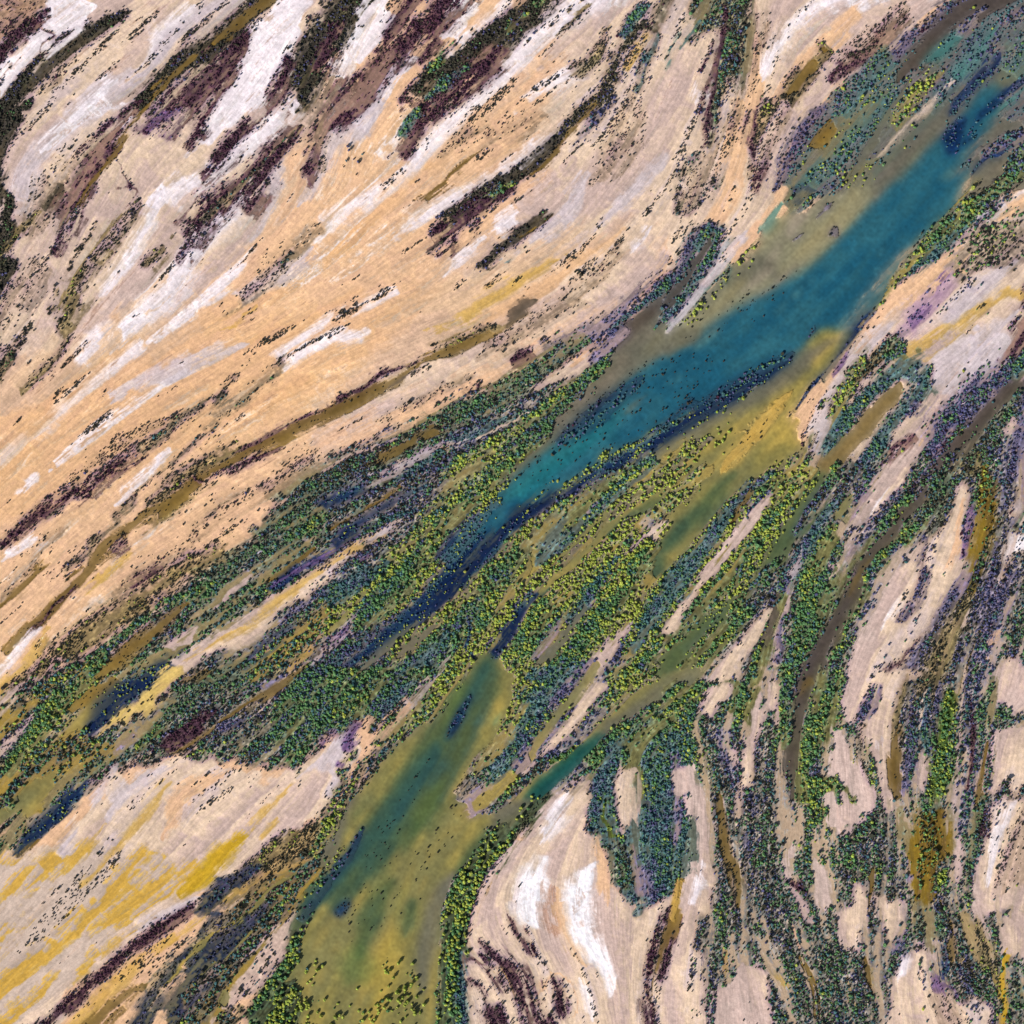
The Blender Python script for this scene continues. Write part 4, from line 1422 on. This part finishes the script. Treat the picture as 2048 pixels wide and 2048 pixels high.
M_tea = material("teal_leaves", tint=False, base=tuple(TINT[2]), rough=.7, spec=.1, grain=[(.9, .25)], rand=.25)
M_sla = material("slate_leaves", tint=False, base=tuple(TINT[4]), rough=.7, spec=.1, grain=[(.9, .25)], rand=.25)
def withmat(me, m):
    me.materials.clear(); me.materials.append(m); return me
trunks = [withmat(trunk_mesh(5 + q, 4), M_bark) for q in range(3)]
crowns = {0: [withmat(crown_mesh("crown", 11 + q, 9, .42), M_yel) for q in range(4)],
          1: [withmat(crown_mesh("crown", 21 + q, 9, .42), M_grn) for q in range(4)]}
bushes = {2: [withmat(crown_mesh("shrub", 41 + q, 7, .2), M_tea) for q in range(3)],
          4: [withmat(crown_mesh("shrub", 51 + q, 7, .2), M_sla) for q in range(3)]}

PLACES = [  # (phrase, points on the full-view drawing) : each plant takes the place nearest to it
 ("in the amber shallows at the bottom edge", [(600,1850),(680,1880),(760,1880),(640,1780),(720,1910),(800,1900),(560,1900)]),
 ("on the left bank of the olive estuary", [(650,1700),(620,1760),(590,1830),(540,1900)]),
 ("in the wide belt right of the olive estuary", [(950,1600),(900,1680),(860,1800),(850,1900),(1010,1540)]),
 ("along the left bank of the teal river", [(1200,720),(1080,800),(960,860),(880,960),(820,1040),(760,1100)]),
 ("in the wood left of the dark river arm", [(700,1180),(620,1240),(560,1320),(560,1400),(660,1300)]),
 ("between the dark arm and the estuary head", [(820,1140),(780,1220),(720,1280),(880,1240)]),
 ("on the teal river's right bank", [(1100,920),(1180,880),(1260,830),(1380,760),(1050,1000)]),
 ("among the braided amber runnels in the centre", [(1200,1000),(1120,1080),(1040,1160),(980,1240),(900,1320)]),
 ("beside the grey-green channel", [(1500,960),(1420,1060),(1320,1160),(1240,1240),(1160,1320)]),
 ("at the bend of the narrow dark pool", [(1160,1380),(1080,1440),(1240,1360),(1300,1300)]),
 ("on the banks of the dark brown creek", [(1700,980),(1620,1100),(1560,1240),(1540,1350),(1500,1450),(1560,1460)]),
 ("in the green fingers of the lower right", [(1400,1400),(1350,1500),(1560,1560),(1600,1620),(1450,1650)]),
 ("in the upper right braids", [(1900,60),(1800,120),(1700,220),(1600,300),(1880,120)]),
 ("on the upper right riverbank", [(1900,340),(1820,400),(1740,470),(1680,540)]),
 ("around the brown pond loop on the right", [(1720,680),(1600,740),(1560,860),(1680,820)]),
 ("in the far right column of shrubs", [(1900,860),(1880,1000),(1820,1200),(1780,1400),(1850,1500)]),
 ("in the lower left mangrove bands", [(200,1240),(120,1330),(60,1400),(300,1380),(420,1180)]),
 ("in the bottom left thicket", [(420,1700),(480,1800),(380,1850),(470,1920)]),
 ("along the dark strip in the upper left", [(880,440),(1000,340),(1100,220),(450,100),(250,250),(850,120)]),
 ("in the blue belt above the river", [(1100,680),(900,760),(760,820),(1260,540),(640,900)]),
 ("in the lower right thicket", [(1450,1760),(1550,1850),(1380,1880),(1750,1780),(1650,1700)]),
]
pl = np.vstack([np.array(p[1], float) for p in PLACES]) * f
plI = np.concatenate([[q] * len(p[1]) for q, p in enumerate(PLACES)])
def ordinal(n): return str(n) + ("th" if 10 <= n % 100 <= 20 else {1: "st", 2: "nd", 3: "rd"}.get(n % 10, "th"))
def labelled(idx, words):
    """where each plant stands, and which it is counting down the picture among the single plants of that look there"""
    own = plI[np.argmin((PX[idx][:, None] - pl[:, 0]) ** 2 + (PY[idx][:, None] - pl[:, 1]) ** 2, axis=1)]
    out = {}
    for q in set(own):
        for tt in set(typ[idx]):
            sub = [k for k, o in zip(idx, own) if o == q and typ[k] == tt]
            sub.sort(key=lambda k: PY[k])
            for n, k in enumerate(sub):
                out[k] = f"{words[tt]} {PLACES[q][0]}, {ordinal(n + 1)} from the top"
    return out
lab = labelled(list(T_idx), {0: "large yellow-green mangrove", 1: "large green mangrove"})
made = {}
for k in T_idx:
    q = int(rng.integers(0, 4))
    root = bpy.data.objects.new("mangrove_tree", None); COL.objects.link(root)
    root.location = (PX[k] - 1024, 1024 - PY[k], GZ[k]); root.rotation_euler = (0, 0, float(rng.uniform(0, 6.28)))
    r, h = R[k], H[k] * 1.05
    root.scale = (r, r, h); root.empty_display_size = .5
    for nm, me in (("trunk", trunks[q % 3]), ("crown", crowns[int(typ[k])][q])):
        c = bpy.data.objects.new(nm, me); c.parent = root; COL.objects.link(c)
    props(root, lab[k], "mangrove tree", "large mangroves along the channels")
lab = labelled(list(S_idx), {2: "rounded teal shrub", 4: "rounded slate-purple shrub"})
for k in S_idx:
    o = bpy.data.objects.new("shrub", bushes[int(typ[k])][int(rng.integers(0, 3))]); COL.objects.link(o)
    o.location = (PX[k] - 1024, 1024 - PY[k], GZ[k]); o.rotation_euler = (0, 0, float(rng.uniform(0, 6.28)))
    o.scale = (R[k], R[k], H[k])
    props(o, lab[k], "shrub", "large blue shrubs among the channels")
print("done", time.time() - T0, len(bpy.data.objects))
